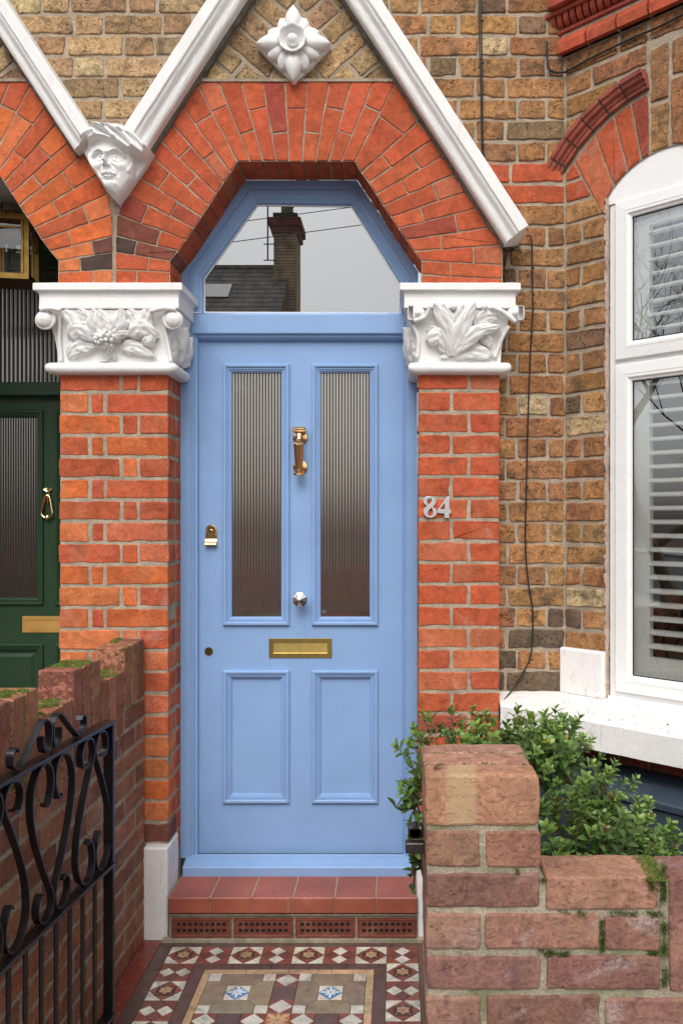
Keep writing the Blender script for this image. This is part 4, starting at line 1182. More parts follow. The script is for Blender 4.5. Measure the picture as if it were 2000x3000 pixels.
    fx[0] = (fx[0][0] + .002, fx[0][1] - .003); fx[1] = (fx[1][0] - .002, fx[1][1] - .003)
    mb.build('letter_plate', [mBrassSat], D)
    mb = MB(); q = inset(rp(a, b, c, d), .018); mb.add([TD(*q[0], .0052), TD(*q[1], .0052), TD(*q[2], .0005), TD(*q[3], .0005)], [(0, 1, 2, 3)])
    mb.quad([TD(*q[0], .004), TD(*q[1], .004), TD(*q[1], .0052), TD(*q[0], .0052)])
    mb.tube([TD(q[0][0], q[0][1] + .001, .0055), TD(q[1][0], q[1][1] + .001, .0055)], .0016, 8)
    mb.build('letter_flap', [mBrassSat], D)
    # octagonal centre knob
    kx, kz = PX(878, .16), PZ(1757, .16)
    mb = MB(); mb.lathe([(.012, 0), (.012, .028), (.020, .034), (.0295, .046), (.0305, .052), (.029, .056), (.021, .060), (.020, .0615), (.018, .062), (.001, .072)], lambda a, b, n: TD(kx + a, kz + b, n), 8, ph=PI / 8)
    mb.build('centre_knob', [mChrome], D)
    # cylinder pull
    cxk, czk = PX(620, DY), PZ(1553, DY)
    C = lambda a, b, n=0.0: TD(cxk + a, czk + b, n)
    mb = MB()
    out = [(.0225 * math.cos(q), .0225 * math.sin(q)) for q in np.linspace(-.25, PI + .25, 18)] + [(-.0225, -.025), (.0225, -.025)]
    mb.ring(out, [(0, 0), (0, .006), (.0015, .0075), (.008, .008)], C); mb.add([C(x, z, .008) for x, z in inset(out, .008)], [tuple(range(len(out)))])
    pr = [(-.022, .0075), (-.036, .008), (-.044, .012), (-.050, .020), (-.058, .022), (-.062, .019), (-.062, .001)]
    for (z0, n0), (z1, n1) in zip(pr[:-1], pr[1:]): mb.quad([C(-.0225 - (.001 if z1 < -.05 else 0), z0, n0), C(.0225, z0, n0), C(.0225, z1, n1), C(-.0225, z1, n1)])
    for s_ in (-1, 1): mb.add([C(s_ * .0225, z, n) for z, n in pr] + [C(s_ * .0225, -.022, 0)], [tuple(range(8))])
    mb.lathe([(.020, .006), (.020, .0105), (.018, .012), (.0165, .0105), (.0015, .0105)], C, 28)
    mb.lathe([(.0075, .009), (.0075, .0125), (.006, .013), (.001, .013)], lambda a, b, n: C(a, b - .004, n), 20)
    mb.box(-.0008, .0008, .0128, .0134, -.009, .001, 1, T=lambda x, y, z: C(x, z, y))
    mb.build('cylinder_pull', [mBrass, mDark], D)
    # deadlock escutcheon with its little lettering
    lx, lz_ = PX(612, DY), PZ(1908, DY); Lk = lambda a, b, n=0.0: TD(lx + a, lz_ + b, n)
    mb = MB(); mb.lathe([(.0165, 0), (.0165, .003), (.015, .005), (.001, .0052)], Lk, 28); mb.build('lock_escutcheon', [mBrassOld], D)
    text('ELM', .009, lambda a, b, n: Lk(a - .0095, b - .003, .0053 + n), mBrass, D, 'lock_lettering', shear=.3, ext=.0003)
    # kitemark-like etched ring at the foot of the right pane
    ex, ez_ = PX(949, DY), PZ(1791, DY)
    mb = MB(); mb.tube([TD(ex + .006 * math.cos(q), ez_ + .006 * math.sin(q), -.0138) for q in np.linspace(0, 2 * PI, 24)[:-1]], .0006, 4, closed=True)
    mb.tube([TD(ex - .003, ez_ - .003, -.0138), TD(ex, ez_ + .0035, -.0138), TD(ex + .003, ez_ - .003, -.0138), TD(ex - .003, ez_ - .003, -.0138)], .0005, 4)
    mb.build('etched_mark', [mUpvc], D)
def curve_mesh(splines, ext, bev):
    cu = bpy.data.curves.new('tmp', 'CURVE'); cu.dimensions = '2D'; cu.fill_mode = 'BOTH'; cu.extrude = ext; cu.bevel_depth = bev; cu.bevel_resolution = 1
    for pts in splines:
        s_ = cu.splines.new('POLY'); s_.points.add(len(pts) - 1); s_.use_cyclic_u = True
        for p, q in zip(s_.points, pts): p.co = (*q, 0, 1)
    return cu
def to_mb(cu, T, name, mats, parent, label=None):
    o = bpy.data.objects.new('tmp', cu); sc.collection.objects.link(o)
    dg = bpy.context.evaluated_depsgraph_get(); dg.update()
    me = bpy.data.meshes.new_from_object(o.evaluated_get(dg))
    mb = MB(); mb.add([T(v.co.x, v.co.y, v.co.z) for v in me.vertices], [tuple(p.vertices) for p in me.polygons])
    bpy.data.objects.remove(o); bpy.data.meshes.remove(me); bpy.data.curves.remove(cu)
    return mb.build(name, mats, parent, label=label)
def text(body, size, T, mat, parent, name, shear=0.0, ext=.0003):
    cu = bpy.data.curves.new('tmp', 'FONT'); cu.body = body; cu.size = size; cu.shear = shear; cu.extrude = ext; cu.resolution_u = 3
    return to_mb(cu, T, name, [mat], parent)
door()

# --- house number
def numbers():
    g = group_part('house_number', house, 'brushed metal number 84 screwed to the red pier')
    k = .0766 * 1.0 / PX(1165 + 1) if False else 1
    def W(x, y): return at(1220 + x * .07653, 1440 + y * .07653, 0)
    T = lambda a, b, n=0.0: (a, -.009 - n, b)
    cu8o = smoothpath([(500, 190), (640, 230), (725, 340), (690, 490), (610, 600), (710, 660), (770, 780), (720, 900), (600, 985), (480, 990), (350, 950), (262, 820), (280, 680), (380, 550), (290, 470), (250, 360), (310, 240), (420, 195), (500, 190)], 6)[:-1]
    h1 = smoothpath([(480, 240), (560, 270), (570, 350), (520, 440), (440, 515), (400, 430), (390, 320), (430, 250), (480, 240)], 5)[:-1]
    h2 = smoothpath([(548, 612), (600, 690), (620, 800), (590, 920), (500, 950), (430, 890), (420, 800), (470, 700), (548, 612)], 5)[:-1]
    c = curve_mesh([[W(*p) for p in s_] for s_ in (cu8o, h1, h2)], .0022, .0004); to_mb(c, T, 'digit', [mSteel], g, 'number 8')
    o4 = [(1170, 185), (1245, 215), (1235, 705), (1305, 705), (1300, 838), (1235, 838), (1228, 1015), (1055, 1005), (1055, 838), (850, 830), (785, 800), (785, 720)]
    i4 = [(1068, 430), (1068, 700), (868, 692)]
    c = curve_mesh([[W(*p) for p in s_] for s_ in (o4, i4)], .0022, .0004); to_mb(c, T, 'digit', [mSteel], g, 'number 4')
    for x, y in ((648, 320), (340, 842), (1155, 335), (1145, 895)):
        a, b = W(x, y); mb = MB(); mb.lathe([(.0028, 0), (.0028, .0008), (.001, .0018)], lambda p, q, n: T(a + p, b + q, n + .0024), 10); mb.build('screw', [mChrome], g, smooth=True)
numbers()

# --- doorstep, air bricks, white plinths
def step():
    mb = MB(); zf = .1635; n_ = 6; X0, X1 = PX(491, -.06), PX(1222, -.06)
    for i in range(n_):
        a = lerp(X0, X1, i / n_) + .0012; b = lerp(X0, X1, (i + 1) / n_) - .0012
        mb.box(a, b, -.058, .16, .104, zf, bev=.004)
    mb.box(X0, X1, -.052, .16, .10, zf - .003, 1)
    # riser bed
    mb.box(X0 - .0, X1, -.040, .1, -.02, .1045, 2)
    mb.box(X0, X1, -.052, -.02, .096, .104, 2)
    mb.box(X0 - .02, X1 + .02, -.062, -.03, -.02, .010, 2)
    st_ = mb.build('doorstep', [mStep, mMortar, mMortarMoss], house)
    for k in range(4):
        x0 = PX(504 + k * 181, -.047); x1 = PX(676 + k * 181, -.047); z0, z1 = .0145, .081
        T = Tf(-.047)
        mb = MB()
        xs = [x0, x0 + .010]; hx = []
        nh = 9; span = (x1 - x0 - .026)
        xs = [x0 + .013 - .004]; 
        xs = [x0]; a = x0 + .014; p = (x1 - x0 - .028) / nh
        cells = set()
        for i in range(nh): xs += [a + i * p + p * .18, a + i * p + p * .82]; cells.add(2 * i + 1)
        xs.append(x1)
        zs = [z0, z0 + .014, z0 + .029, z0 + .037, z0 + .052, z1]
        holes = {(c, r_) for c in cells for r_ in (1, 3)}
        mb.plate(xs, zs, holes, 0, -.0062, T, 0, (.16, .045, .032, .5))
        mb.ring(rp(x0, x1, z0, z1), [(-.001, -.01), (-.001, .003), (.004, .003), (.006, 0)], T, 0, (.17, .05, .035, .2))
        mb.quad([T(x0, z0, -.0062), T(x1, z0, -.0062), T(x1, z1, -.0062), T(x0, z1, -.0062)], 1)  # near-black sheet close behind the holes, painted in place of deep shade
        mb.build('air_brick', [mTerra, mDark], house)
    # plinths
    mb = MB(); X0 = PX(418, -.03)
    mb.box(PX(418, -.035), PX(493) + .006, -.035, .125, -.01, PZ(2484, -.035), bev=.006)
    mb.build('plinth', [mWhiteDirty], house, label='white painted plinth under the left pier')
    mb = MB(); mb.box(PX(1225) - .006, PX(1470), -.035, .125, -.01, PZ(2484, -.035), bev=.006)
    mb.build('plinth', [mWhiteDirty], house, label='white painted plinth under the right pier')
step()

# ------------------------------------------------------------------ bay
def tz(px, py, n=0.0):
    k = (px - CX) / F; x0, y0 = BX - n * math.sin(BA), DIST + BY - n * math.cos(BA)
    t = (k * y0 - x0) / (math.cos(BA) + k * math.sin(BA)); d = y0 - t * math.sin(BA)
    return t, H - (py - CY) * d / F
AC = (.41, 2.577); RI, RO = .291, .512
def bay():
    mb = MB()
    T = TB
    TJ, TE = .184, .616       # window opening along the cant
    TL = .82
    # horizontal courses
    for k in range(-28, 21):
        zt = course_top(k); zb_ = zt - .0672; red = k in (9, 10)
        if zt < .3: continue
        row = ([(.004, .065), (.078, TJ - .004)] if k % 2 else [(.004, TJ - .006)]) if k != 9 else [(.004, .05), (.063, TJ - .004)]
        if zb_ > 2.70 or zt < .88:
            row = []; x = .004; i = k % 2
            while x < TL: L = .213 if i % 2 else .103; row.append((x, min(TL, x + L))); x += L + .0145; i += 1
        for a, b in row:
            q = rect(a, b, zb_, zt, .002)
            if zb_ > 2.70:
                # cut away by the arch and its hood mould
                cxm, czm = (a + b) / 2, (zb_ + zt) / 2
                q = [(lerp(a, b, 0 if s_ in (0, 3) else 1), zb_ if s_ < 2 else zt) for s_ in range(4)]
                dmin = min(math.hypot(p[0] - AC[0], p[1] - AC[1]) for p in q + [(cxm, czm)])
                if k in (9, 10):
                    pass
                # chord of the curve closest to the brick
                Rcut = RO + .078 if k > 10 else RO - .0
                if k <= 10:
                    if a > .16: continue
                    ang = math.radians(180 - 23); hp = None
                    q = clip(q, *halfplane((.150, 2.706 + math.sqrt(RI ** 2 - .26 ** 2)) if False else (.150, AC[1] + math.sqrt(RI ** 2 - .26 ** 2)), (.150 + .2 * math.cos(math.radians(117)), AC[1] + math.sqrt(RI ** 2 - .26 ** 2) + .2 * math.sin(math.radians(117))), .004))
                    vx, vz = -.34, .30
                    for aa in (130, 138, 146): q = clip(q, math.cos(math.radians(aa)), math.sin(math.radians(aa)), math.cos(math.radians(aa)) * AC[0] + math.sin(math.radians(aa)) * AC[1] + RO - .002) if len(q) > 2 else q
                else:
                    vx, vz = cxm - AC[0], czm - AC[1]; L = math.hypot(vx, vz); vx /= L; vz /= L
                    if czm < 3.24 and a > .335 and b < .47 + .2: 
                        continue
                    q = clip(q, -vx, -vz, -(vx * (AC[0] + vx * Rcut) + vz * (AC[1] + vz * Rcut)))
                    if zb_ < 3.24: q = clip(q, 1, 0, .335) if len(q) > 2 else q
                if len(q) < 3: continue
            c = c_red() if (red and zb_ > 2.7) or (red) else (vary((.30, .07, .04), .2) if zt < .88 else c_stock(.62, zb_))
            brick(mb, q, T, c, depth=.08, r=.0045, jit=.0018, mat=0 if (red or zt < .88) else 2)
    # voussoirs (red) left of the soldiers; joints lean towards the crown
    JT = [(.150, 117), (.207, 110), (.2615, 104.5), (.3145, 100.5), (.3675, 97)]
    def jline(tb, A):
        z = AC[1] + math.sqrt(RI ** 2 - (tb - AC[0]) ** 2); dx, dz = math.cos(math.radians(A)), math.sin(math.radians(A))
        px_, pz_ = tb - AC[0], z - AC[1]; b_ = px_ * dx + pz_ * dz; k_ = -b_ + math.sqrt(b_ * b_ - (px_ ** 2 + pz_ ** 2) + RO ** 2)
        return (tb, z), (tb + dx * k_, z + dz * k_)
    JL = [jline(*q) for q in JT]
    for (p0, p1), (q0, q1) in zip(JL[:-1], JL[1:]):
        q = [p0, q0, q1, p1]
        if area(q) < 0: q = q[::-1]
        q = inset(q, .004)
        q = clip(q, 1, 0, .342)
        if len(q) > 2: brick(mb, q, T, c_red(), depth=.10, r=.0035, jit=.001)
    # yellow soldier bricks over the window
    for j in range(6):
        x0 = .353 + j * .077; x1 = x0 + .064
        arcz = lambda x: AC[1] + math.sqrt(max(0, RI ** 2 - (x - AC[0]) ** 2))
        zl, zr = arcz(x0) + .004, arcz(x1) + .004
        cut = 3.03 if j % 2 == 0 else 3.10
        if min(zl, zr) < cut - .03: brick(mb, [(x0, zl), (x1, zr), (x1, cut), (x0, cut)], T, c_stock(.2, 3), depth=.09, r=.005, jit=.002, mat=2)
        brick(mb, [(x0, cut + .014), (x1, cut + .014), (x1, 3.236), (x0, 3.236)], T, c_stock(.3, 3), depth=.09, r=.005, jit=.002, mat=2)
    # torn pale filler along the window jamb
    z = .90
    while z < 2.74:
        h_ = R.uniform(.008, .022); w_ = R.uniform(.004, .013)
        mb.box(TJ - .003 - w_, TJ - .001, -.006, .002 + R.uniform(0, .002), z, z + h_, 3, T=lambda a, n_, zz: T(a, zz, n_)); z += h_
    # mortar sheets
    n0 = -.0055
    mb.quad([T(0, 0, n0), T(TJ - .003, 0, n0), T(TJ - .003, 2.76, n0), T(0, 2.76, n0)], 1)
    mb.quad([T(TE, 0, n0), T(TL, 0, n0), T(TL, 2.76, n0), T(TE, 2.76, n0)], 1)
    mb.quad([T(TJ - .003, 0, n0), T(TE, 0, n0), T(TE, .85, n0), T(TJ - .003, .85, n0)], 1)
    arc = [(AC[0] + RI * math.cos(math.radians(A)), AC[1] + RI * math.sin(math.radians(A))) for A in np.linspace(143, 37, 22)]
    up = [(0, 2.755)] + arc + [(TL, 2.755)]
    for (x0, z0), (x1, z1) in zip(up[:-1], up[1:]): mb.quad([T(x0, z0, n0), T(x1, z1, n0), T(x1, 3.95, n0), T(x0, 3.95, n0)], 1)
    mb.quad([T(TJ - .003, .85, n0), T(TJ - .003, .85, -.06), T(TJ - .003, 2.76, -.06), T(TJ - .003, 2.76, n0)], 1)
    mb.quad([T(TL, 0, 0), T(TL, 0, -.1), T(TL, 3.95, -.1), T(TL, 3.95, 0)], 1)
    # front of the bay continuing beyond the frame
    P0 = TB(TL, 0, 0)
    mb.box(P0[0], P0[0] + 1.6, P0[1] + .005, P0[1] + .1, 0, .85, 1); mb.box(P0[0], P0[0] + 1.6, P0[1] + .005, P0[1] + .1, 2.8, 3.95, 1)
    mb.box(P0[0], P0[0] + .25, P0[1] + .004, P0[1] + .1, .85, 2.8, 1)
    TFb = lambda a, b, n=0.0: (P0[0] + a, P0[1] - n, b)
    for k in range(-26, 21):
        zt = course_top(k); zb_ = zt - .0672; x = .0 if k % 2 else -.0; i = k % 2
        if zt < .05: continue
        while x < 1.5:
            L = .213 if i % 2 else .103
            if x + L < .255 or zt < .86 or zb_ > 2.80: brick(mb, rect(x + .003, min(x + L, 1.55), zb_, zt, .0015), TFb, c_red() if k in (9, 10) else (vary((.30, .07, .04), .2) if zt < .88 else c_stock(.62, zb_)), depth=.03, r=.0045, jit=.0018, mat=0 if (k in (9, 10) or zt < .88) else 2)
            x += L + .0125; i += 1
    mb.build('bay_wall', [mRed, mMortar, mStock, mFiller], house)
    # hood mould over the arch
    mb = MB()
    a0, da = 149.0, 8.6; i = 0
    hp = [(RO + .012, -.02), (RO + .012, .012), (RO + .024, .014), (RO + .026, .020), (RO + .036, .022), (RO + .040, .036), (RO + .052, .040), (RO + .056, .048), (RO + .070, .050), (RO + .072, -.02)]
    i = 0
    while a0 - i * da > 97:
        A0, A1 = math.radians(a0 - i * da - .35), math.radians(max(97.5, a0 - (i + 1) * da + .35))
        q = []
        col = vary((.29, .075, .05), .12)
        for A in (A0, A1):
            q += [T(AC[0] + r_ * math.cos(A), AC[1] + r_ * math.sin(A), n_) for r_, n_ in hp]
        M = len(hp)
        if AC[0] + RO * math.cos(A0) > -.06: mb.add(q, [(k, k + 1, M + k + 1, M + k) for k in range(M - 1)] + [tuple(range(M)), tuple(range(M, 2 * M))], 0, (*col, R.random()))
        i += 1
    q = []
    for A in np.linspace(math.radians(a0), math.radians(97.5), 12): q += [T(AC[0] + r_ * math.cos(A), AC[1] + r_ * math.sin(A), n_ - .006) for r_, n_ in hp]
    mb.add(q, [(j * M + k, j * M + k + 1, (j + 1) * M + k + 1, (j + 1) * M + k) for j in range(11) for k in range(M - 1)], 1)
    mb.build('hood_mould', [mTerra, mMortarDark], house)
    # splayed string course and dentils
    mb = MB()
    z0 = tz(1650, 165)[1]
    x = -.018; i = 0
    while x < TL:
        L = .125
        col = vary((.40, .075, .035), .12)
        pr = [(z0 + .000, -.02), (z0 + .000, .030), (z0 + .034, .034), (z0 + .066, .012), (z0 + .066, -.02)]
        q = [T(xx, z, n_) for xx in (x + .004, x + L - .004) for z, n_ in pr]; M = 5
        mb.add(q, [(k, k + 1, M + k + 1, M + k) for k in range(M - 1)] + [tuple(range(M)), tuple(range(M, 2 * M))], 0, (*col, R.random()))
        x += L; i += 1
    mb.box(-.01, TL, -.02, .008, z0 - .0, z0 + .085, 1, T=lambda a, n_, z: T(a, z, n_))
    zd = z0 + .080
    mb.box(-.075, TL, -.02, .018, zd, zd + .016, 0, (.30, .055, .035, .3), T=lambda a, n_, z: T(a, z, n_), bev=.003)
    x = -.07
    while x < TL:
        # rounded dentil
        pr = [(zd + .016, .012), (zd + .022, .026), (zd + .034, .036), (zd + .048, .040), (zd + .062, .040)]
        q = [T(xx, z, n_) for xx in (x, x + .020) for z, n_ in [(zd + .016, -.02)] + pr + [(zd + .062, -.02)]]; M = 7
        mb.add(q, [(k, k + 1, M + k + 1, M + k) for k in range(M - 1)] + [tuple(range(M)), tuple(range(M, 2 * M))], 0, (.28, .05, .032, R.random()))
        x += .0285
    mb.box(-.08, TL, -.02, .052, zd + .062, zd + .078, 0, (.32, .06, .038, .7), T=lambda a, n_, z: T(a, z, n_), bev=.003)
    mb.box(-.03, TL, -.02, .075, zd + .079, zd + .15, 0, (.32, .06, .038, .9), T=lambda a, n_, z: T(a, z, n_), bev=.003)
    mb.box(-.05, TL, -.02, .006, zd, zd + .062, 1, T=lambda a, n_, z: T(a, z, n_))
    mb.build('cornice', [mTerra, mMortar], house, label='red brick cornice with rounded dentils')
    # sill
    mb = MB()
    zi, zo = .890, .862
    A_ = TB(-.0, 0, .0); 
    o0 = TB(.0, 0, .25); 
    # plan outline: pier side -> corner -> along the cant
    pts_o = [(PX(1462) + .002, -.012), TB(-.03, 0, .25)[:2], TB(TL + .1, 0, .25)[:2], (TB(TL + .1, 0, .25)[0] + 1.6, TB(TL + .1, 0, .25)[1])]
    pts_i = [(PX(1462) + .002, .11), (BX, .11), TB(TL, 0, -.03)[:2], (TB(TL, 0, 0)[0] + 1.6, TB(TL, 0, -.03)[1])]
    pts_o[1] = (pts_o[1][0], pts_o[1][1])
    th = .098
    n_ = 4; vs = []
    def off(o, i, d): v = Vector((i[0] - o[0], i[1] - o[1])).normalized() * d; return (o[0] + v.x, o[1] + v.y)
    rows = [[(*p, zi) for p in pts_i], [(*off(o, i, .006), zo + .001) for o, i in zip(pts_o, pts_i)], [(*p, zo - .005) for p in pts_o], [(*p, zo - th) for p in pts_o], [(*off(o, i, .2), zo - th) for o, i in zip(pts_o, pts_i)]]
    # subdivide along and roughen the edge
    fine = []
    for r_ in rows:
        rr = []
        for a, b in zip(r_[:-1], r_[1:]):
            for q in range(14): rr.append(tuple(lerp(a[k], b[k], q / 14) + (R.gauss(0, .0008) if k == 2 and a != r_[0] else 0) for k in range(3)))
        rr.append(r_[-1]); fine.append(rr)
    M = len(fine[0]); mb.add([v for r_ in fine for v in r_], [(i * M + k, i * M + k + 1, (i + 1) * M + k + 1, (i + 1) * M + k) for i in range(len(fine) - 1) for k in range(M - 1)])
    # stool block at the jamb
    t0, _ = tz(1630, 1980); 
    mb.box(-.014, TJ - .008, -.02, .022, .885, 1.062, T=lambda a, n_, z: TB(a, z, n_), bev=.007)
    # flaked paint
    mb.build('window_sill', [mWhiteDirty], house, label='thick white painted sill under the bay window')
    # window
    Wn = group_part('window', house, 'white framed bay window with slatted shutters behind the glass')
    def TWn(a, z, n_=0.0): return TB(a, z, -.016 + n_)
    zb, ztp = .895, 2.735
    mb = MB()
    xs = [TJ, .232, TE - .048, TE]
    def prect(x0, x1, z0, z1, prof, mat=0): mb.ring(rp(x0, x1, z0, z1), prof, TWn, mat)
    # outer frame
    prect(TJ, TE, zb, ztp, [(0, -.05), (0, .0), (.020, .0), (.0205, -.002), (.022, -.002), (.0225, .0), (.040, .0), (.040, -.03)])
    # transom
    mb.box(TJ + .03, TE - .03, -.03, .0005, 2.118, 2.150, T=lambda a, n_, z: TWn(a, z, n_))
    # infill panel under the arch
    arc = [(AC[0] + (RI + .002) * math.cos(math.radians(A)), AC[1] + (RI + .002) * math.sin(math.radians(A))) for A in np.linspace(146, 34, 24)]
    mb.add([TWn(x, z, .006) for x, z in arc + [(TE, ztp - .01), (TJ, ztp - .01)]], [tuple(range(26))])
    mb.box(TJ, TE, -.02, .004, ztp, ztp + .012, T=lambda a, n_, z: TWn(a, z, n_), bev=.002)
    mb.box(TJ - .004, TE, -.03, .016, zb - .012, zb + .004, T=lambda a, n_, z: TWn(a, z, n_), bev=.003)
    mb.build('frame', [mUpvc], Wn)
    sp = [(0, .0), (0, .014), (.002, .016), (.038, .018), (.0385, .016), (.040, .016), (.0405, .018), (.050, .018), (.056, .012), (.062, .010), (.064, .002)]
    for z0, z1 in ((2.142, 2.722), (.920, 2.123)):
        mb = MB(); mb.ring(rp(TJ + .028, TE - .028, z0, z1), sp, TWn); mb.build('sash', [mUpvc], Wn)
        mb = MB(); mb.ring(rp(TJ + .092, TE - .092, z0 + .064, z1 - .064), [(0, .003), (.004, .003), (.004, .001)], TWn); mb.build('gasket', [mCable], Wn)
        mb = MB(); a = inset(rp(TJ + .092, TE - .092, z0 + .064, z1 - .064), .001); mb.add([TWn(x, z, .0005) for x, z in a], [(0, 1, 2, 3)]); mb.build('pane', [mPane], Wn)
    # shutters
    mb = MB(); TS_ = lambda a, z, n_=0.0: TWn(a, z, n_ - .014)
    a0, a1 = TJ + .060, TE - .06
    for z0, z1 in ((.93, 2.70),):
        mb.plate([a0 - .03, a0 + .090, a1 - .09, a1 + .03], [z0, z0 + .125, z1 - .08, z1], {(1, 1)}, 0, -.028, TS_)
        mb.ring(rp(a0 + .02, a1 - .02, z0 + .05, z1 - .02), [(0, 0), (0, .004), (.006, .004), (.006, 0)], TS_)
        z = z0 + .16
        while z < z1 - .08:
            prof = [(-.004, .010), (.000, .016), (.006, .014), (.012, 0), (.014, -.020), (.012, -.034), (.006, -.036), (.002, -.02)]
            c = [(n_ * 1.0, zz) for zz, n_ in prof]
            q = [TS_(xx, z + zz * 1.0, n_ - .012) for xx in (a0 + .086, a1 - .086) for n_, zz in c]; M = len(c)
            mb.add(q, [(k, (k + 1) % M, M + (k + 1) % M, M + k) for k in range(M)])
            z += .050
    mb.build('shutter', [mShut], Wn)
    # box behind the shutters; near-black walls stand in for an unlit room
    mb = MB(); mb.box(TJ + .0, TE, -.9, -.06, .86, 2.86, T=lambda a, n_, z: TWn(a, z, n_))
    mb.f = [f for k, f in enumerate(mb.f) if k not in (5,)]
    # drop the face towards the glass
    mb.v = mb.v; mb.m = [0] * len(mb.f)
    keep = []
    for f in mb.f:
        c = sum((Vector(mb.v[i]) for i in f), Vector()) / 4
        if (c - Vector(TWn((TJ + TE) / 2, 1.86, -.06))).length > .05: keep.append(f)
    mb.f = keep; mb.m = [0] * len(keep)
    mb.build('room_lining', [mDark], Wn)
bay()

# ------------------------------------------------------------------ neighbour's recessed porch
def neighbour():
    YB = .90
    mb = MB()
    z_c = 2.90
    mb.box(-3.0, -1.20, .16, YB + .05, z_c, z_c + .04)
    mb.build('porch_ceiling', [mCeil], nhouse)
    mb = MB(); mb.box(-1.262, -1.235, .18, YB, 0, 2.9); mb.build('porch_wall', [mCeil], nhouse)
    mb = MB(); mb.box(-3.0, -1.2, -.04, YB + .1, -.02, .16); mb.build('doorstep', [mStep], nhouse)
    T = Tf(YB)
    # frame and transoms
    fr = MB()
    zt1, zt0 = PZ(1122, YB), PZ(1160, YB)
    fr.box(-3.0, -1.262, -.02, .03, zt0, zt1, T=lambda x, y, z: T(x, z, y), bev=.003)
    fr.box(-3.0, -1.262, -.02, .02, PZ(786, YB), z_c, T=lambda x, y, z: T(x, z, y), bev=.003)
    fr.box(-3.0, -1.262, -.02, .026, PZ(790, YB), PZ(782, YB), T=lambda x, y, z: T(x, z, y), bev=.002)
    fr.build('door_frame', [mGreen], nhouse)
    mb = MB(); a, b = -2.7, -1.262; z0, z1 = zt1, PZ(790, YB); pitch = .0205; n_ = int((b - a) / pitch * 8); vs = []
    for z in (z0, z1):
        for k in range(n_ + 1): x = lerp(a, b, k / n_); vs.append(T(x, z, .004 * abs(math.sin((x - a) / pitch * PI))))
    mb.add(vs, [(k, k + 1, n_ + 2 + k, n_ + 1 + k) for k in range(n_)]); mb.build('reeded_fanlight', [mReedDark], nhouse, smooth=True)
    D = group_part('door', nhouse, 'dark green panelled front door seen beside the brick pier')
    TDn = Tf(YB + .02)
    px = lambda p: PX(p, YB + .02); pz = lambda p: PZ(p, YB + .02)
    g0 = (px(124) - .29, px(129)); g1 = (px(163), px(163) + .29)
    lz = (pz(2330), pz(1886)); gz = (pz(1772), pz(1203))
    e = .03
    xs = [g0[0] - .12, g0[0] + e, g0[1] - e, g1[0] + e, g1[1] - e, g1[1] + .12]; zs = [.17, lz[0] + e, lz[1] - e, gz[0] + e, gz[1] - e, zt0 + .01]
    mb = MB(); mb.plate(xs, zs, {(1, 1), (3, 1), (1, 3), (3, 3)}, 0, -.016, TDn); mb.build('leaf', [mGreen], D)
    for gg in (g0, g1):
        for zz in (lz, gz):
            mb = MB(); mb.ring(rp(gg[0], gg[1], *zz), MOULD, TDn); mb.build('panel_moulding', [mGreen], D)
        mb = MB(); c = inset(rp(gg[0], gg[1], *lz), .028)
        mb.ring(c, [(0, -.012), (.02, -.012), (.035, -.002)], TDn); c = inset(c, .035); mb.add([TDn(x, z, -.002) for x, z in c], [(0, 1, 2, 3)]); mb.build('lower_panel', [mGreen], D)
        mb = MB(); a, b = gg[0] + .02, gg[1] - .02; pitch = .0122; n_ = int((b - a) / pitch * 6); vs = []
        for z in (gz[0] + .02, gz[1] - .02):
            for k in range(n_ + 1): x = lerp(a, b, k / n_); vs.append(TDn(x, z, -.014 + .0022 * abs(math.sin((x - a) / pitch * PI))))
        mb.add(vs, [(k, k + 1, n_ + 2 + k, n_ + 1 + k) for k in range(n_)]); mb.build('reeded_pane', [mReedDark], D, smooth=True)
    # letter plate
    mb = MB(); a, b, c, d = px(67), px(67) + .26, pz(1853), pz(1805)
    mb.ring(rp(a, b, c, d), [(0, 0), (0, .003), (.001, .004), (.0185, .004), (.0185, .001)], TDn)
    q = inset(rp(a, b, c, d), .0185); mb.add([TDn(*q[0], .0045), TDn(*q[1], .0045), TDn(*q[2], .001), TDn(*q[3], .001)], [(0, 1, 2, 3)]); mb.build('letter_plate', [mBrassSoft], D)
    # drop ring knocker
    kx, kz = px(143), pz(1440); K = lambda a, b, n=0.0: TDn(kx + a, kz + b, n)
    mb = MB()
    for k in range(5): q = PI / 2 + (k - 2) * .5; mb.tube([K(0, -.002, .008), K(.022 * math.cos(q), .022 * math.sin(q) - .004, .006)], [.004, .006], 6)
    mb.box(-.012, .012, 0, .016, -.022, -.008, T=lambda x, y, z: K(x, z, y), bev=.003)
    pts = smoothpath([(0, -.020), (-.012, -.028), (-.022, -.08), (-.026, -.110), (-.014, -.124), (0, -.127), (.014, -.124), (.026, -.110), (.022, -.08), (.012, -.028), (0, -.020)], 5)
    mb.tube([K(a, b, .018) for a, b in pts], .005, 8)
    mb.lathe([(.014, 0), (.014, .012), (.010, .022), (.002, .026)], lambda a, b, n: K(a, b - .127, n), 14)
    mb.tube([K(0, -.02, .01), K(0, -.06, .012)], [.009, .003], 6)
    mb.build('door_knocker', [mBrass], D)
neighbour()

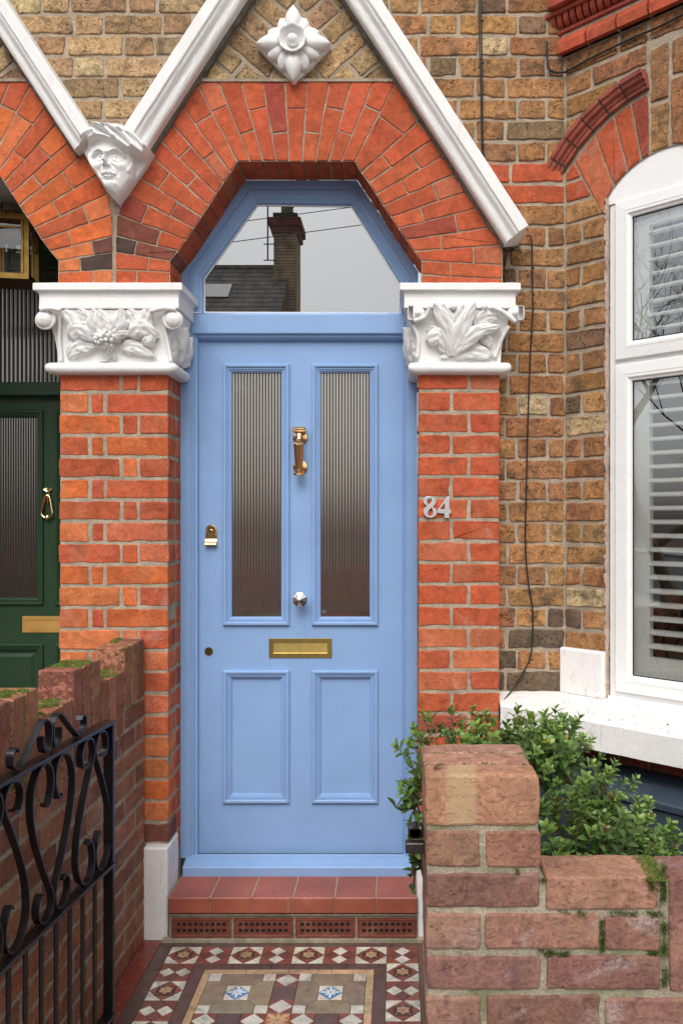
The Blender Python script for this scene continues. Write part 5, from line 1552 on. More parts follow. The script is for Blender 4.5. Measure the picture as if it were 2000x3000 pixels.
def neighbour_pier():
    T = lambda a, b, n=0.0: (2 * -1.062 - a, -n, b)
    mb = MB(); X0, X1 = PX(1225), PX(1462); rows = [[(X0, .30), (.312, X1)], [(X0, .175), (.188, X1)]]
    y = 1087.0; k = 0
    while y < 2800:
        for a, b in rows[k % 2]: brick(mb, rect(a, b, PZ(y + 52.5), PZ(y - .8), .0009), T, c_orange(), depth=.105, r=.0032, jit=.0013)
        y += 63; k += 1
    mb.box(2 * -1.062 - X1 + .003, 2 * -1.062 - X0 - .003, .003, .19, 0, 2.42, 1)
    mb.build('pier', [mRed, mMortar], nhouse)
    g, m2, leaf, stem, TF, TS = capital(nhouse, 2 * -1.062 - X1, 2 * -1.062 - X0, [([(2 * -1.062 - a, b) for a, b in L[0]],) + tuple(L[1:]) for L in Rleaves], 1, 'white carved capital of the neighbouring porch')
    m2.build('leaf_carving', [mWhite], g, smooth=True)
    mb = MB(); mb.box(-3.1, 2 * -1.062 - X0 - .02, .19, .9, 0, 2.9); mb.build('porch_wall', [mCeil], nhouse)
    mb = MB(); mb.box(-3.0, -2.05, .925, .96, .1, 2.5); mb.box(-2.09, -2.05, .90, .925, .16, 2.1); mb.build('side_panel', [mGreen], nhouse)
neighbour_pier()

def lantern():
    cx, cy = -1.635, .42; zt = PZ(650, cy); zb = PZ(826, cy)
    L = thing('porch_lantern', (cx, cy, zb), 'brass framed glass lantern hanging in the neighbouring porch', 'lantern')
    A = math.radians(9); w_ = .078
    T = lambda x, y, z: (cx + x * math.cos(A) - y * math.sin(A), cy + x * math.sin(A) + y * math.cos(A), z)
    mb = MB()
    for sx in (-1, 1):
        for sy in (-1, 1): mb.box(sx * w_ - .009, sx * w_ + .009, sy * w_ - .009, sy * w_ + .009, zb, zt, T=T)
    for z in (zb + .007, zt - .007):
        for s_ in (-1, 1):
            mb.box(-w_ + .009, w_ - .009, s_ * w_ - .008, s_ * w_ + .008, z - .008, z + .008, T=T); mb.box(s_ * w_ - .008, s_ * w_ + .008, -w_ + .009, w_ - .009, z - .008, z + .008, T=T)
    for s_ in (-1, 1):   # inner door frame bars
        mb.box(-w_ + .012, w_ - .012, s_ * w_ - .004, s_ * w_ + .004, zt - .052, zt - .044, T=T)
        for q in (-1, 1): mb.box(q * (w_ - .018) - .005, q * (w_ - .018) + .005, s_ * w_ - .006, s_ * w_ + .006, zb + .016, zt - .016, T=T)
    mb.box(w_ + .009, w_ + .02, -.01, .01, (zb + zt) / 2, (zb + zt) / 2 + .012, T=T)
    mb.build('frame', [mBrassOld], L)
    mb = MB(); mb.box(-w_ - .008, w_ + .008, -w_ - .008, w_ + .008, zb - .008, zb, T=T); mb.build('base', [mBrassOld], L)
    mb = MB(); mb.box(-w_ - .012, w_ + .012, -w_ - .012, w_ + .012, zt, zt + .006, T=T)
    mb.lathe([(.032, .006), (.032, .034), (.034, .036), (.034, .040), (.002, .041)], lambda a, b, n: T(a, b, zt + n), 24); mb.build('cap', [mBrassOld], L)
    mb = MB(); pts = smoothpath([(-.034, .022), (-.046, .05), (-.040, .085), (-.018, .104), (0, .108), (.018, .104), (.040, .085), (.046, .05), (.034, .022)], 5)
    mb.tube([T(a, 0, zt + b) for a, b in pts], .004, 4, flat=(.014, .004, (0, 1, 0))); mb.build('handle', [mBrassOld], L)
    mb = MB(); mb.tube([T(0, 0, zt + .108), T(.004, 0, zt + .13), T(0, 0, zt + .15), T(0, 0, 2.90)], .0025, 6); mb.build('hook', [mLead], L)
    mb = MB()
    for s_ in (-1, 1):
        mb.quad([T(-w_, s_ * w_, zb), T(w_, s_ * w_, zb), T(w_, s_ * w_, zt), T(-w_, s_ * w_, zt)]); mb.quad([T(s_ * w_, -w_, zb), T(s_ * w_, w_, zb), T(s_ * w_, w_, zt), T(s_ * w_, -w_, zt)])
    mb.build('glass', [mLampGlass], L)
lantern()

# ------------------------------------------------------------------ moss helper
def moss(mb, pts, r, n_, up=(0, 0, 1)):
    for cx, cy, cz in pts:
        for i in range(n_):
            a = R.random() * 2 * PI; q = r * math.sqrt(R.random())
            x, y = cx + q * math.cos(a), cy + q * math.sin(a); h = .0035 * (1 - (q / r) ** 2) + .001
            g_ = R.uniform(.6, 1.3); c = (.15 * g_, .20 * g_, .035 * g_, 1)
            b = R.random() * PI; s_ = R.uniform(.0018, .0035)
            mb.add([(x - s_ * math.cos(b), y - s_ * math.sin(b), cz - .001), (x + s_ * math.cos(b), y + s_ * math.sin(b), cz - .001), (x + R.gauss(0, .002), y + R.gauss(0, .002), cz + h + R.uniform(.001, .004))], [(0, 1, 2)], 0, c)

# ------------------------------------------------------------------ boundary wall on the left
def boundary():
    B = thing('boundary_wall', (WX, -.8, 0), 'brown brick boundary wall with stepped mossy brick-on-end capping, left of the path', 'garden wall')
    mb = MB(); tops = []
    def c_gar():
        return vary(R.choice([(.33, .13, .078), (.37, .145, .08), (.26, .105, .068), (.35, .155, .088)]), .14)
    a = .028; i = 0
    groups = [1, 1, 1, 0, 0, 0]
    while a < 2.2:
        hi = groups[i % 6] == 1
        zt = 1.113 if hi else 1.033; w_ = .066
        brick(mb, rect(a, a + w_, zt - .213, zt, .001), TW, c_gar() if R.random() < .8 else vary((.36, .15, .085), .1), depth=.102, r=.004, jit=.0011, mat=2)
        tops.append((a, a + w_, zt, hi))
        a += .0757; i += 1
    # courses
    for k in range(13):
        zt = .815 + .074 - k * .0757; zb_ = zt - .0615
        a = .02; i = 0
        off = -.02 if k % 2 == 0 else -.13
        x = off + .04
        while x < 2.2:
            a0, a1 = max(.024, x), x + .214
            segs = [(a0, a1)]
            if k == 0:      # top course exists only below the high groups
                gs = [(tops[j][0] - .004, tops[min(j + 2, len(tops) - 1)][1] + .004) for j in range(0, len(tops), 6)]
                segs = [(max(a0, g0), min(a1, g1)) for g0, g1 in gs if min(a1, g1) - max(a0, g0) > .02]
            for s0, s1 in segs:
                if s1 - s0 > .02: brick(mb, rect(s0, s1, zb_, zt, .001), TW, c_gar(), depth=.102, r=.004, jit=.0012)
            x += .2255
    # mortar core
    mb.box(-.098, -.0028, .02, 2.2, 0, .822, 1, T=lambda n_, a_, z: TW(a_, z, n_))
    for a0, a1, zt, hi in tops:
        mb.box(-.098, -.0045, a0 - .012, a1 - .005, .82, zt - .006, 1, T=lambda n_, a_, z: TW(a_, z, n_))
    mb.build('brickwork', [mGarden, mMortarMoss, mCoping], B)
    mb = MB()
    for a0, a1, zt, hi in tops:
        am = (a0 + a1) / 2
        dens = 1.0 if not hi else .35
        for q in range(16):
            n_ = -R.uniform(.006, .096); aa = R.uniform(a0, a1)
            if mnoise.noise(Vector((aa * 9, n_ * 16, 2.3))) > (-.05 if not hi else .16): moss(mb, [TW(aa, zt, n_)], .013, 46)
        # moss in the joint, running down the face
        for q in range(7 if R.random() < .6 else 2):
            zz = zt - R.random() * .19
            moss(mb, [TW(a1 + .005, zz, R.uniform(-.004, 0))], .004, 7)
    for k in range(40):
        aa = R.uniform(.1, 1.6); moss(mb, [TW(aa, .815 if (int((aa - .028) / .2271) % 2) else .892, -.002)], .005, 8)
    o = mb.build('moss', [mMoss], B); o['kind'] = 'stuff'
boundary()

# ------------------------------------------------------------------ front garden wall on the right
def front_wall():
    B = thing('front_garden_wall', (.4, -1.5, 0), 'weathered sand-faced brick garden wall in the foreground right with raised end pier', 'garden wall')
    Yw = -1.535; T = Tf(Yw)
    P = lambda x, y: at(1150 + x * .5421, 1900 + y * .5421, Yw)
    mb = MB()
    cols = [(.26, .145, .092), (.23, .125, .082), (.21, .112, .08), (.28, .155, .098), (.195, .108, .08)]
    def B4(x0, x1, y0, y1, c=None, depth=.102, n_=0.0, r=.0045):
        (a, z1), (b, z0) = P(x0, y0), P(x1, y1)
        brick(mb, rect(a, b, z0, z1, .001), T, c or vary(R.choice(cols), .15), depth=depth, r=r, jit=.0009, n=n_, step=.012)
    # raised pier: three brick-on-edge coping bricks, one behind the other
    (a, z1), (b, z0) = P(172, 680), P(792, 962)
    def smp(a, b, z0, z1, n_, c): brick(mb, rect(a, b, z0, z1, .0008), T, c, depth=.064, r=.0055, jit=.001, n=n_, step=.012)
    brick(mb, rect(a, b, z0, z1, .0008), T, (.36, .18, .11), depth=.064, r=.0055, jit=.001, n=0, step=.012, mat=2); smp(a + .002, b - .004, z0, z1 + .001, -.074, (.37, .19, .13)); smp(a, b - .004, z0, z1 - .001, -.148, (.36, .19, .14))
    tops = []
    B4(178, 470, 990, 1182, (.28, .155, .10), .215); B4(503, 797, 990, 1182, (.30, .14, .095), .215)
    B4(178, 797, 1218, 1402, (.22, .11, .085), .215); B4(824, 1436, 1236, 1416, (.32, .165, .11))
    B4(178, 476, 1437, 1626, (.31, .17, .125), .215); B4(502, 1116, 1437, 1624, (.29, .145, .105)); B4(1143, 1450, 1450, 1638, (.24, .115, .09))
    B4(182, 797, 1664, 1846, (.23, .115, .095), .215); B4(834, 1444, 1664, 1846, (.22, .105, .088))
    B4(182, 476, 1882, 2066, (.28, .15, .115), .215); B4(502, 1116, 1882, 2066); B4(1150, 1765, 1888, 2072, (.26, .13, .105))
    z = P(0, 2066)[1]; k = 0
    y = 2104
    while y < 4300:
        row = [(182, 797), (834, 1444), (1480, 2090), (2126, 2736), (2772, 3380)] if k % 2 == 0 else [(182, 476), (502, 1116), (1150, 1765), (1800, 2410), (2446, 3056)]
        for a_, b_ in row: B4(a_, b_, y, y + 184, depth=.215 if b_ < 800 else .102)
        y += 221; k += 1
    # soldiers further right
    x = 1490
    while x < 3400:
        B4(x, x + 186, 1240, 1856, (.24, .115, .095) if x < 1500 else None); x += 214
    x = 1800
    while x < 3400: B4(x, x + 610, 1888, 2072); x += 646
    # cores
    X0, X1 = P(178, 0)[0] + .003, P(795, 0)[0] - .003
    mb.box(X0, X1, Yw + .0048, Yw + .208, 0, P(0, 700)[1] - .006, 1)
    mb.box(X1 + .0, P(1447, 0)[0] + .02, Yw + .0048, Yw + .098, 0, P(0, 1262)[1], 1)
    mb.box(P(1447, 0)[0] + .0201, P(3400, 0)[0], Yw + .0048, Yw + .098, 0, P(0, 1262)[1], 1)
    mb.build('brickwork', [mFront, mMortarMoss, mCap], B)
    # moss in the joints
    mb = MB()
    def mline(x0, x1, y0, y1, n_, r=.005, dens=22, nn=0.002):
        for i in range(n_):
            t = R.random(); xx, zz = P(lerp(x0, x1, t), lerp(y0, y1, t)); 
            if mnoise.noise(Vector((xx * 30, zz * 30, 1))) < -.12: continue
            pos = T(xx + R.gauss(0, .001), zz + R.gauss(0, .0015), R.uniform(-.004, nn))
            for q in range(dens):
                g_ = R.uniform(.6, 1.3); c = (.13 * g_, .19 * g_, .03 * g_, 1); s_ = R.uniform(.001, .0025)
                ox, oy, oz = R.gauss(0, r * .5), R.gauss(0, .0012), R.gauss(0, r * .5); an = R.random() * PI
                mb.add([(pos[0] + ox - s_ * math.cos(an), pos[1] + oy, pos[2] + oz - s_ * math.sin(an)), (pos[0] + ox + s_ * math.cos(an), pos[1] + oy, pos[2] + oz + s_ * math.sin(an)), (pos[0] + ox + R.gauss(0, .001), pos[1] + oy - .003, pos[2] + oz + R.uniform(0, .002))], [(0, 1, 2)], 0, c)
    mline(800, 815, 1180, 1260, 26); mline(1128, 1132, 1440, 1640, 30); mline(1130, 1450, 1428, 1440, 26, .005); mline(1462, 1470, 1160, 1850, 100, .008)
    mline(740, 950, 1640, 1650, 26); mline(1380, 1460, 1640, 1652, 12); mline(900, 1120, 1425, 1430, 8); mline(1380, 1480, 1250, 1440, 16, .007); mline(620, 680, 1190, 1200, 6); mline(1000, 1150, 1860, 1870, 12)
    for x in range(1385, 1470, 5):
        for d in range(0, 9): p = P(x - 0, 1236); moss(mb, [(p[0], Yw + .012 * d, p[1] - .004)], .009, 12)
    for q in range(26): moss(mb, [(lerp(X0, X1, R.random()), Yw + (.069 if R.random() < .5 else .143), P(0, 680)[1] - .004)], .005, 10)
    o = mb.build('moss', [mMoss], B); o['kind'] = 'stuff'
    # gate catch fixed to the pier
    mb = MB(); cz = PZ(2479, -1.45); xa = P(172, 0)[0]
    mb.box(PX(1187, -1.45), xa + .002, -1.462, -1.44, cz - .011, cz + .010, bev=.002)
    mb.box(xa - .030, xa + .001, -1.43, -1.40, cz + .005, cz + .030, bev=.004)
    mb.tube([(xa - .016, -1.43, cz + .02), (xa - .016, -1.40, cz + .02)], .012, 12)
    mb.build('gate_catch', [mLead], B)
    # curled dead leaf on the coping
    L = MB(); cx, cy, cz = P(245, 0)[0], Yw + .03, P(0, 680)[1] + .002; vs = []
    for i in range(9):
        for j in range(5):
            u, v = i / 8 - .5, j / 4 - .5; w_ = .011 * math.cos(u * PI * .95)
            vs.append((cx + u * .016 + v * w_ * .5, cy + u * .02 - v * w_, cz + .003 + .012 * v * v + .004 * u))
    L.add(vs, [(i * 5 + j, i * 5 + j + 1, (i + 1) * 5 + j + 1, (i + 1) * 5 + j) for i in range(8) for j in range(4)])
    o = L.build('dead_leaf', [mStem], None, smooth=True); tag(o, 'small curled brown dead leaf lying on the front wall coping', 'leaf')
front_wall()

# ------------------------------------------------------------------ wrought iron gate, standing open along the wall
def gate():
    G0 = Vector((-.852, -.655, 0)); ud = Vector((-.088, -.996, 0)).normalized(); nd = Vector((ud.y, -ud.x, 0)) * -1
    G = thing('garden_gate', (G0.x, G0.y, 0), 'black wrought iron garden gate with scrolls standing open against the left wall', 'gate')
    P = lambda u, z, n_=0.0: tuple(G0 + ud * u + nd * n_ + Vector((0, 0, z)))
    TT = lambda u, n_, z: P(u, z, n_)
    zt, zm = .955, .535; Wd = .86
    for u in (0, Wd):
        mb = MB(); mb.box(u - .007, u + .007, -.015, .015, .05, zt - .006, T=TT, bev=.0015); mb.build('stile', [mBlack], G)
    for z in (zt, zm, .09):
        mb = MB(); mb.box(-.008, Wd + .008, -.019, .019, z - .005, z + .005, T=TT, bev=.0015); mb.build('rail', [mBlack], G)
    for k in range(10):
        u = .093 + k * .0735
        if u < Wd - .03: mb = MB(); mb.tube([P(u, .095), P(u, zm - .005)], .0062, 8); mb.build('bar', [mBlack], G)
    bar = (.019, .0046, tuple(nd))
    S = [(.042, .300), (.032, .290), (.022, .300), (.012, .320), (.006, .345), (.012, .378), (.030, .398), (.055, .402), (.082, .388), (.103, .355), (.110, .315), (.103, .265), (.082, .205), (.055, .150), (.028, .100), (.010, .070), (.004, .045), (.014, .018), (.036, .006), (.062, .010), (.080, .032), (.080, .062), (.064, .080), (.046, .074)]
    i = 0
    for c in (.105, .335, .565, .790):
        for s_ in (-1, 1):
            pts = smoothpath(S, 5)
            q = []
            for v, z in pts:
                zz = z if i % 2 == 1 else .408 - z
                u = c + s_ * v * .97
                q.append(P(u, zm + .006 + zz * (zt - zm - .012) / .408))
            if min(c + s_ * .11, 9) > Wd + .03: continue
            mb = MB(); mb.tube(q, 0, flat=bar); mb.build('scroll', [mBlack], G)
        i += 1
    # cresting
    Cr = [(.030, .048), (.040, .060), (.034, .072), (.018, .070), (.008, .050), (.010, .020), (.026, .006), (.046, .012)]
    arm = [(.044, .040), (.036, .054), (.024, .050), (.018, .030), (.024, .012), (.010, .008), (.002, .020)]
    for c in (.345, .790):
        for s_ in (-1, 1):
            A = [(.046, .052), (.044, .026), (.030, .008), (.012, .014), (.004, .045), (.012, .078), (.034, .090), (.055, .080), (.10, .040), (.142, .006), (.158, .004), (.182, .020), (.182, .046), (.166, .056), (.156, .044)]
            q = [P(c + s_ * v, zt + .007 + z) for v, z in smoothpath(A, 5)]
            mb = MB(); mb.tube(q, 0, flat=(.019, .0036, tuple(nd))); mb.build('crest_scroll', [mBlack], G)
gate()

# ------------------------------------------------------------------ cables
def cables():
    Yc = .088
    def run(name, pts, r, label, clips):
        P = smoothpath(pts, 8)
        # slight wander between clips
        g = thing(name, pts[0], label, 'cable', 'black cables fixed to the brickwork')
        mb = MB(); mb.tube(P, r, 7); mb.build('line', [mCable], g)
        for c in clips:
            mb = MB(); sphere(mb, c, .0052, 6, (1, 1.1, 1)); mb.tube([c, (c[0] + .006, c[1] - .002, c[2] + .001)], .002, 6)
            mb.build('clip', [mCable], g)
    w = lambda px, py, Y=Yc: (at(px, py, Y)[0], Y, at(px, py, Y)[1])
    top = [w(1407, -160), w(1408, 60), w(1411, 180), w(1412, 300), w(1414, 420), w(1418, 470)]
    run('cable', top, .0032, 'black cable running down the yellow brick above the white gable moulding', [w(1411, 60), w(1412, 185), w(1414, 425)])
    top2 = [w(1401, -160), w(1402, 60), w(1405, 180), w(1408, 300), w(1410, 420), w(1412, 470)]
    run('cable', top2, .0022, 'thinner black cable twinned with the one above the white gable moulding', [])
    low = [w(1540, 690), w(1556, 702), w(1558, 800), w(1560, 900), w(1556, 975), w(1550, 1100), w(1545, 1250), w(1541, 1420), w(1538, 1590), w(1546, 1700), w(1559, 1790), w(1556, 1905), w(1535, 1965), w(1500, 2020), (at(1475, 2052, .03)[0], .03, at(1475, 2052, .03)[1])]
    run('cable', low, .0030, 'long black cable hanging down the yellow brick beside the narrow red pier', [w(1560, 785), w(1557, 972), w(1543, 1426), w(1538, 1590), w(1533, 1968)])
    loop = [w(1520, 722), w(1490, 735), w(1478, 760), w(1476, 790), w(1476, 840)]
    run('cable', loop, .0024, 'short looped black cable tucked under the end of the white moulding', [])
    def wb(px, py, n_=.008): t, z = tz(px, py, n_); return TB(t, z, n_)
    bayc = [w(1600, 122), w(1602, 165), w(1606, 200), w(1625, 212), w(1645, 212), wb(1665, 206), wb(1740, 165), wb(1850, 112), wb(1930, 78), wb(2000, 42), wb(2060, 12)]
    run('cable', bayc, .0042, 'thick black cable bending round onto the bay under its red cornice', [w(1612, 208), wb(1660, 205), wb(1740, 165)])
cables()

# ------------------------------------------------------------------ planter box below the bay
def planter():
    g = thing('storage_box', (1.0, -.25, 0), 'slate blue box standing under the bay window sill, behind the shrub', 'box')
    z = .675
    T = lambda a, n_, zz: TB(a, zz, n_)
    mb = MB(); mb.box(-.02, .75, .055, .335, 0, z - .03, T=T, bev=.006); mb.build('body', [mSlate], g)
    mb = MB(); mb.box(-.03, .76, .050, .345, z - .03, z, T=T, bev=.006); mb.build('lid', [mSlate], g)
planter()

# ------------------------------------------------------------------ shrub
def shrub():
    g = thing('evergreen_shrub', (.42, -.85, 0), 'glossy green evergreen shrub between the front garden wall and the bay', 'shrub')
    lf = MB(); st_ = MB(); fl = MB()
    def leaf(p, d, up, L, Wd, col):
        d = d.normalized(); s_ = d.cross(up); s_ = s_.normalized() if s_.length > 1e-4 else Vector((1, 0, 0)); n_ = s_.cross(d).normalized()
        vs = []
        ws = [.14, .62, .98, 1.0, .72, .06]
        for i, w_ in enumerate(ws):
            t = i / 5; c = p + d * L * t + n_ * (-.18 * L * t * t + .05 * L * math.sin(PI * t))
            for u in (-1, 0, 1): vs.append(tuple(c + s_ * (u * w_ * Wd) + n_ * (abs(u) * .28 * Wd * w_)))
        fs = [(i * 3 + k, i * 3 + k + 1, (i + 1) * 3 + k + 1, (i + 1) * 3 + k) for i in range(5) for k in (0, 1)]
        lf.add(vs, fs, 0, (*col, 1))
    def rosette(p, d, scale=1.0, young=.5):
        d = d.normalized(); a = d.orthogonal().normalized(); b = d.cross(a)
        tiers = R.choice([3, 4, 4, 5])
        base = R.uniform(.75, 1.15)
        for k in range(tiers):
            q = p - d * (.011 * k) * scale * 1.2
            op = lerp(.5, 1.45, k / tiers)
            for s_ in range(3 if k < 2 else 2):
                an = k * 1.3 + s_ * (2 * PI / (3 if k < 2 else 2)) + R.uniform(-.3, .3)
                dirv = (d * math.cos(op) + (a * math.cos(an) + b * math.sin(an)) * math.sin(op))
                L = R.uniform(.022, .034) * scale * (.7 if k == 0 else 1); 
                yv = young * (1 - k / tiers)
                c = (lerp(.07, .24, yv) * base, lerp(.15, .36, yv) * base, lerp(.035, .07, yv) * base)
                if R.random() < .02: c = (.30, .26, .03)
                leaf(q, dirv, d, L, L * .26, c)
    # branches from the base out through a loose crown
    base = Vector((.45, -.80, 0))
    lumps = [  # centre, radii, share
        (Vector((.22, -.88, .955)), Vector((.26, .20, .09)), 95), (Vector((.43, -.80, .92)), Vector((.13, .20, .10)), 64), (Vector((.55, -.72, .80)), Vector((.13, .20, .10)), 40),
        (Vector((.46, -.95, .70)), Vector((.22, .22, .17)), 110), (Vector((.66, -.76, .68)), Vector((.14, .20, .11)), 62), (Vector((.58, -.98, .52)), Vector((.22, .20, .14)), 78), (Vector((.74, -.74, .58)), Vector((.09, .14, .10)), 22),
        (Vector((.28, -1.05, .60)), Vector((.18, .15, .25)), 45), (Vector((.050, -1.0, .76)), Vector((.05, .09, .08)), 9), (Vector((.045, -1.0, .90)), Vector((.045, .08, .09)), 9), (Vector((.12, -.98, .90)), Vector((.08, .12, .06)), 10)]
    for c, r_, n_ in lumps:
        for i in range(n_):
            v = Vector((R.gauss(0, 1), R.gauss(0, 1), R.gauss(0, 1))).normalized(); k = R.random() ** .45
            tip = c + Vector((v.x * r_.x, v.y * r_.y, v.z * r_.z)) * k
            if tip.z < .03: continue
            d = (Vector((v.x * .7, v.y * .7 - .15, abs(v.z) * .5 + .75))).normalized()
            mid = tip - d * R.uniform(.07, .13) + Vector((R.gauss(0, .01), R.gauss(0, .01), 0))
            root = c + Vector((0, 0, -r_.z * .5)) + (tip - c) * .25
            P = smoothpath([tuple(root), tuple(mid), tuple(tip)], 4)
            st_.tube(P, [lerp(.0022, .0010, q / (len(P) - 1)) for q in range(len(P))], 4, cap=False, col=(1, 1, 1, 1))
            rosette(tip, d, R.uniform(.75, 1.2), R.uniform(.3, 1) if tip.z > .45 else .45)
            for q in range(R.randint(1, 3)):     # pairs lower on the twig
                t = R.uniform(.25, .8); pp = Vector(P[int(t * (len(P) - 1))]); an = R.random() * PI
                a = d.orthogonal().normalized(); b = d.cross(a)
                for s_ in (-1, 1): bb = R.uniform(.7, 1.1); leaf(pp, d * .45 + (a * math.cos(an) + b * math.sin(an)) * s_, d, R.uniform(.026, .036), .0085, (.07 * bb, .14 * bb, .035 * bb))
            if R.random() < .07:
                for q in range(16): o = Vector((R.gauss(0, .007), R.gauss(0, .007), R.gauss(0, .006))); sphere(fl, tip + o + d * .01, .0024, 3)
    for c, r_, n_ in lumps:
        P = smoothpath([tuple(base + Vector((R.gauss(0, .05), R.gauss(0, .05), 0))), tuple(lerp(base, c, .5) + Vector((R.gauss(0, .03), R.gauss(0, .03), .03))), tuple(c)], 8)
        st_.tube(P, [lerp(.009, .003, q / (len(P) - 1)) for q in range(len(P))], 6)
    lf.build('foliage', [mLeaf], g, smooth=True); st_.build('stems', [mStem], g); tag(fl.build('dead_flower_heads', [mFlower], g, smooth=True), kind='stuff')
shrub()

# ------------------------------------------------------------------ the far side of the street (seen in the glass)
def coursed(name, c, freq):
    t = NT(name); base = c or t.n('ShaderNodeVertexColor', _layer_name='Col').outputs['Color']
    wv = t.n('ShaderNodeTexWave', Vector=t.co, _bands_direction='Z', Scale=freq, Distortion=.25, Detail=2).outputs['Fac']
    col = t.scalecol(base, t.ramp(wv, .05, .3, .45, 1.05)); col = t.scalecol(col, t.ramp(t.noise(3.5, 6, .75), .3, .7, .55, 1.35))
    col = t.mix(t.ramp(t.noise(1.2, 4, .7), .52, .7, 0, .5), col, (.08, .085, .04))
    return t.fin(col, .9, spec=.2)
def street():
    mW = coursed('opposite_brick', None, 4.2); mSl = coursed('roof_slate', (.34, .31, .27), 2.1)
    mSky = glass_mat('opposite_glass', .5)
    O = thing('terraced_house', (-8, -16, 0), 'opposite brick terraced house with slate roof and tall chimney, reflected in the fanlight', 'house')
    yf = -15.0; yr = -17.5; X0, X1 = -20, -2.72
    mb = MB(); mb.box(X0, X1, -20, yf, 0, 5.6, 0, (.26, .15, .09, .3)); 
    mb.add([(X1, yf, 5.6), (X1, -20, 5.6), (X1, yr, 8.0)], [(0, 1, 2)], 0, (.26, .15, .09, .3)); mb.build('wall', [mW], O)
    mb = MB(); mb.add([(X0, yf + .25, 5.5), (X1, yf + .25, 5.5), (X1, yr, 7.95), (X0, yr, 7.95), (X0, -20.2, 5.5), (X1, -20.2, 5.5)], [(0, 1, 2, 3), (3, 2, 5, 4)])
    mb.box(X0, X1, yr - .06, yr + .06, 7.90, 8.02); rf = mb.build('roof', [mSl], O)
    # ridge is set so that the roof line and stack sit as in the reflection
    mb = MB(); cx = -2.80; mb.box(cx - .28, cx + .28, yr - .45, yr + .45, 5.4, 8.7, 0, (.68, .47, .27, .4))
    mb.box(cx - .34, cx + .34, yr - .51, yr + .51, 8.7, 8.86, 0, (.45, .16, .10, .1)); mb.box(cx - .40, cx + .40, yr - .57, yr + .57, 8.86, 9.05, 0, (.42, .14, .10, .8)); mb.box(cx - .30, cx + .30, yr - .45, yr + .45, 9.05, 9.2, 0, (.12, .12, .06, .8))
    ch = mb.build('chimney', [mW], O)
    for dy in (-.3, 0, .3): 
        mb = MB(); mb.lathe([(.12, 0), (.11, .4), (.135, .42), (.13, .5), (.10, .52)], lambda a, b, n, dy=dy: (cx + a, yr + dy + b, 9.2 + n), 14, col=(.4, .32, .2, .5)); mb.build('chimney_pot', [mW], ch)
    mb = MB()
    zs = lambda y: 5.5 + (yf + .25 - y) / (yf + .25 - yr) * 2.45
    y0, y1 = -16.75, -16.25; mb.quad([(-4.7, y0, zs(y0) + .06), (-4.05, y0, zs(y0) + .06), (-4.05, y1, zs(y1) + .06), (-4.7, y1, zs(y1) + .06)]); mb.build('roof_light', [mUpvc], O)
    for x in (-18.2, -13.2, -8.2, -4.2):
        for z0, z1 in ((.9, 2.5), (3.4, 4.9)):
            mb = MB(); mb.box(x - .6, x + .6, yf, yf + .06, z0, z1); w_ = mb.build('window', [mUpvc], O)
            mb = MB(); mb.quad([(x - .5, yf + .07, z0 + .1), (x + .5, yf + .07, z0 + .1), (x + .5, yf + .07, z1 - .1), (x - .5, yf + .07, z1 - .1)]); mb.build('pane', [mSky], w_)
    mb = MB(); mb.tube([(cx - .42, yr + .5, 8.0), (cx - .42, yr + .5, 10.4)], .02, 6); mb.tube([(cx - .52, yr + .5, 8.4), (cx - .2, yr + .5, 8.4)], .015, 5); mb.tube([(cx - .52, yr + .5, 8.0), (cx - .2, yr + .5, 8.0)], .015, 5)
    mb.build('aerial', [mCable], O)
    # telephone wires
    mb = MB()
    for k, (a, b) in enumerate((((-9, -9, 5.2), (4, -16, 9.6)), ((-9, -9, 5.6), (4, -16.5, 10.2)), ((-9, -9, 4.9), (3, -14, 8.3)))): mb.tube([a, b], .008, 4)
    tag(mb.build('telephone_wires', [mCable]), 'thin telephone wires crossing the sky, reflected in the fanlight', 'wires')
    # bare street tree reflected in the bay window
    Tg = thing('bare_tree', (-6.2, -3.2, 0), 'bare winter street tree reflected in the bay window glass', 'tree')
    tk = MB(); cr = MB()
    def branch(p, d, L, r, lv):
        n_ = 4; pts = [p]; q = p
        for i in range(n_):
            d = (d + Vector((R.gauss(0, .16), R.gauss(0, .16), R.gauss(0, .08) + .04))).normalized(); q = q + d * L / n_; pts.append(q)
        (tk if lv < 2 else cr).tube([tuple(x) for x in pts], [lerp(r, r * .6, i / n_) for i in range(n_ + 1)], 7 if lv < 2 else 3, cap=False)
        if lv >= 7: return
        k = 3
        for j in range(k):
            i = R.randint(2, n_); dd = (d + Vector((R.gauss(0, .65), R.gauss(0, .65), R.gauss(.1, .4)))).normalized()
            branch(pts[i], dd, L * R.uniform(.62, .8), r * .55, lv + 1)
    branch(Vector((-6.2, -3.2, 0)), Vector((0, 0, 1)), 2.5, .10, 0)
    tk.build('trunk', [mStem], Tg); cr.build('crown', [mStem], Tg)
    # second row of houses beyond the trees, at the end of the view along the street
    # red car parked at the kerb
    mR = paint_mat('red_car_paint', (.62, .02, .02), .25, .0001, 20); mT = paint_mat('tyre', (.015, .015, .016), .8, .001, 60)
    C = thing('parked_car', (1.2, -7, 0), 'red hatchback parked in the street, blurred in the reeded glass', 'car')
    cy, cx0 = -7.0, -.9
    side = [(0, .35), (0, .75), (.5, .95), (1.2, 1.0), (1.8, 1.42), (3.1, 1.45), (3.9, 1.0), (4.0, .6), (4.0, .35)]
    mb = MB(); N = len(side)
    vs = [(cx0 + x, cy - .85 + (.12 if z > 1.05 else 0), z) for x, z in side] + [(cx0 + x, cy + .85 - (.12 if z > 1.05 else 0), z) for x, z in side]
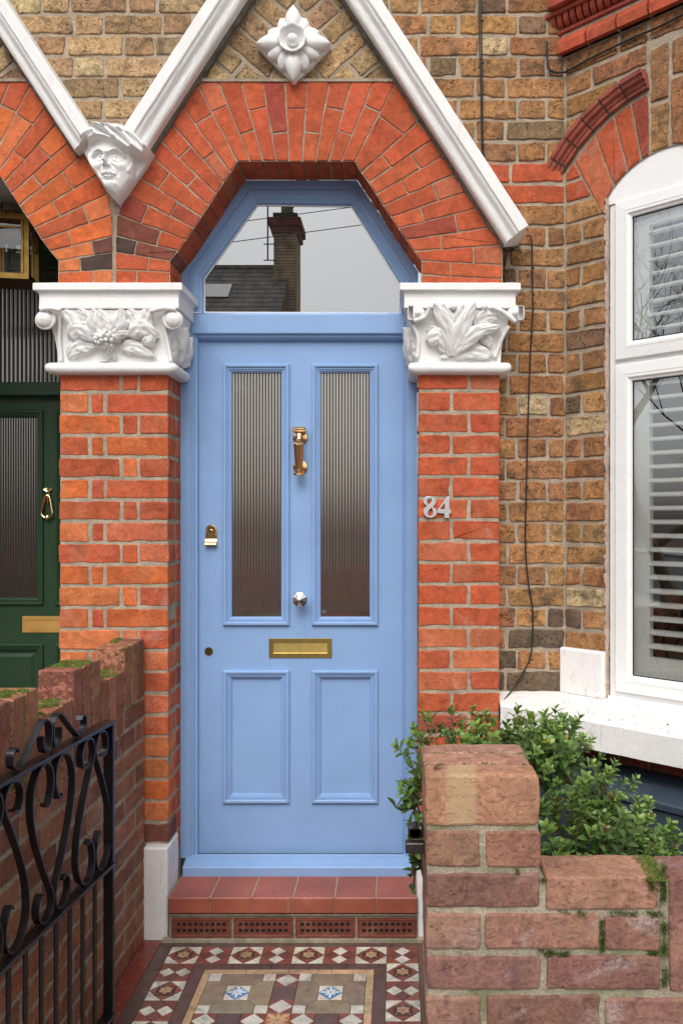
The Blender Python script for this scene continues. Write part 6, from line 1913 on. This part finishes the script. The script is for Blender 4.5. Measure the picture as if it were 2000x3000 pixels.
    mb.add(vs, [(i, (i + 1) % N, N + (i + 1) % N, N + i) for i in range(N)] + [tuple(range(N)), tuple(range(N, 2 * N))]); mb.build('body', [mR], C)
    for s_ in (-1, 1):
        mb = MB(); y = cy + s_ * .80; mb.add([(cx0 + 1.35, cy + s_ * .858, 1.02), (cx0 + 3.6, cy + s_ * .858, 1.02), (cx0 + 3.0, cy + s_ * .75, 1.36), (cx0 + 1.85, cy + s_ * .75, 1.36)], [(0, 1, 2, 3)]); mb.build('side_window', [mSky], C)
        for x in (.75, 3.2):
            mb = MB(); mb.lathe([(.31, -.1), (.31, .1), (.2, .11), (.19, .06), (.02, .07)], lambda a, b, n, x=x, s_=s_: (cx0 + x + a, cy + s_ * (.78 + n), .31 + b), 20); mb.build('wheel', [mT], C)
    # low hedge and end wall opposite, right of the chimney gable
    mb = MB(); mb.box(-1.5, 20, -16.2, -15.4, 0, 1.4, 0, (.3, .16, .10, .5)); tag(mb.build('garden_wall', [mW]), 'low brick garden wall on the far side of the street', 'garden wall')
street()

# ------------------------------------------------------------------ grit and crumbs
def debris():
    mb = MB()
    def bit(x, y, z, r, c):
        vs = [(x + r * R.uniform(.5, 1) * math.cos(q), y + r * R.uniform(.5, 1) * math.sin(q), z) for q in (0, 1.6, 3.1, 4.7)] + [(x, y, z + r * R.uniform(.4, .8))]
        mb.add(vs, [(0, 1, 4), (1, 2, 4), (2, 3, 4), (3, 0, 4)], 0, (*c, 1))
    pal = [(.45, .40, .33), (.30, .24, .17), (.12, .08, .05), (.5, .48, .44), (.2, .11, .06)]
    for i in range(420):
        p = R.random()
        if p < .35: x, y = WX + abs(R.gauss(0, .03)) + .004, -R.uniform(.05, 1.3)
        elif p < .6: x, y = R.uniform(-.93, .1), -.052 - abs(R.gauss(0, .03))
        else: x, y = R.uniform(-.93, .10), -R.uniform(.05, 1.2)
        bit(x, y, 0, R.uniform(.0008, .0026), R.choice(pal))
    tag(mb.build('debris', [mLeafless]), 'loose grit and crumbs scattered over the tiled path', kind='stuff')
    mb.v, mb.f, mb.m, mb.c = [], [], [], []
    for i in range(46):
        t = R.uniform(.0, .6); n_ = R.uniform(.02, .24); x, y, _ = TB(t, 0, n_)
        bit(x, y, .8925 - .028 * n_ / .25, R.uniform(.0012, .0042) * (1.6 if R.random() < .12 else 1), R.choice([(.06, .04, .03), (.12, .08, .05), (.3, .25, .2)]))
    for i in range(70): bit(R.uniform(-.82, .05), R.uniform(-.05, .12), .1640, R.uniform(.0006, .002), R.choice(pal))
    tag(mb.build('debris', [mLeafless]), 'dark crumbs lying on the white window sill and red step', kind='stuff')
tt = NT('loose_grit'); mLeafless = tt.fin(tt.n('ShaderNodeVertexColor', _layer_name='Col').outputs['Color'], .9)
debris()
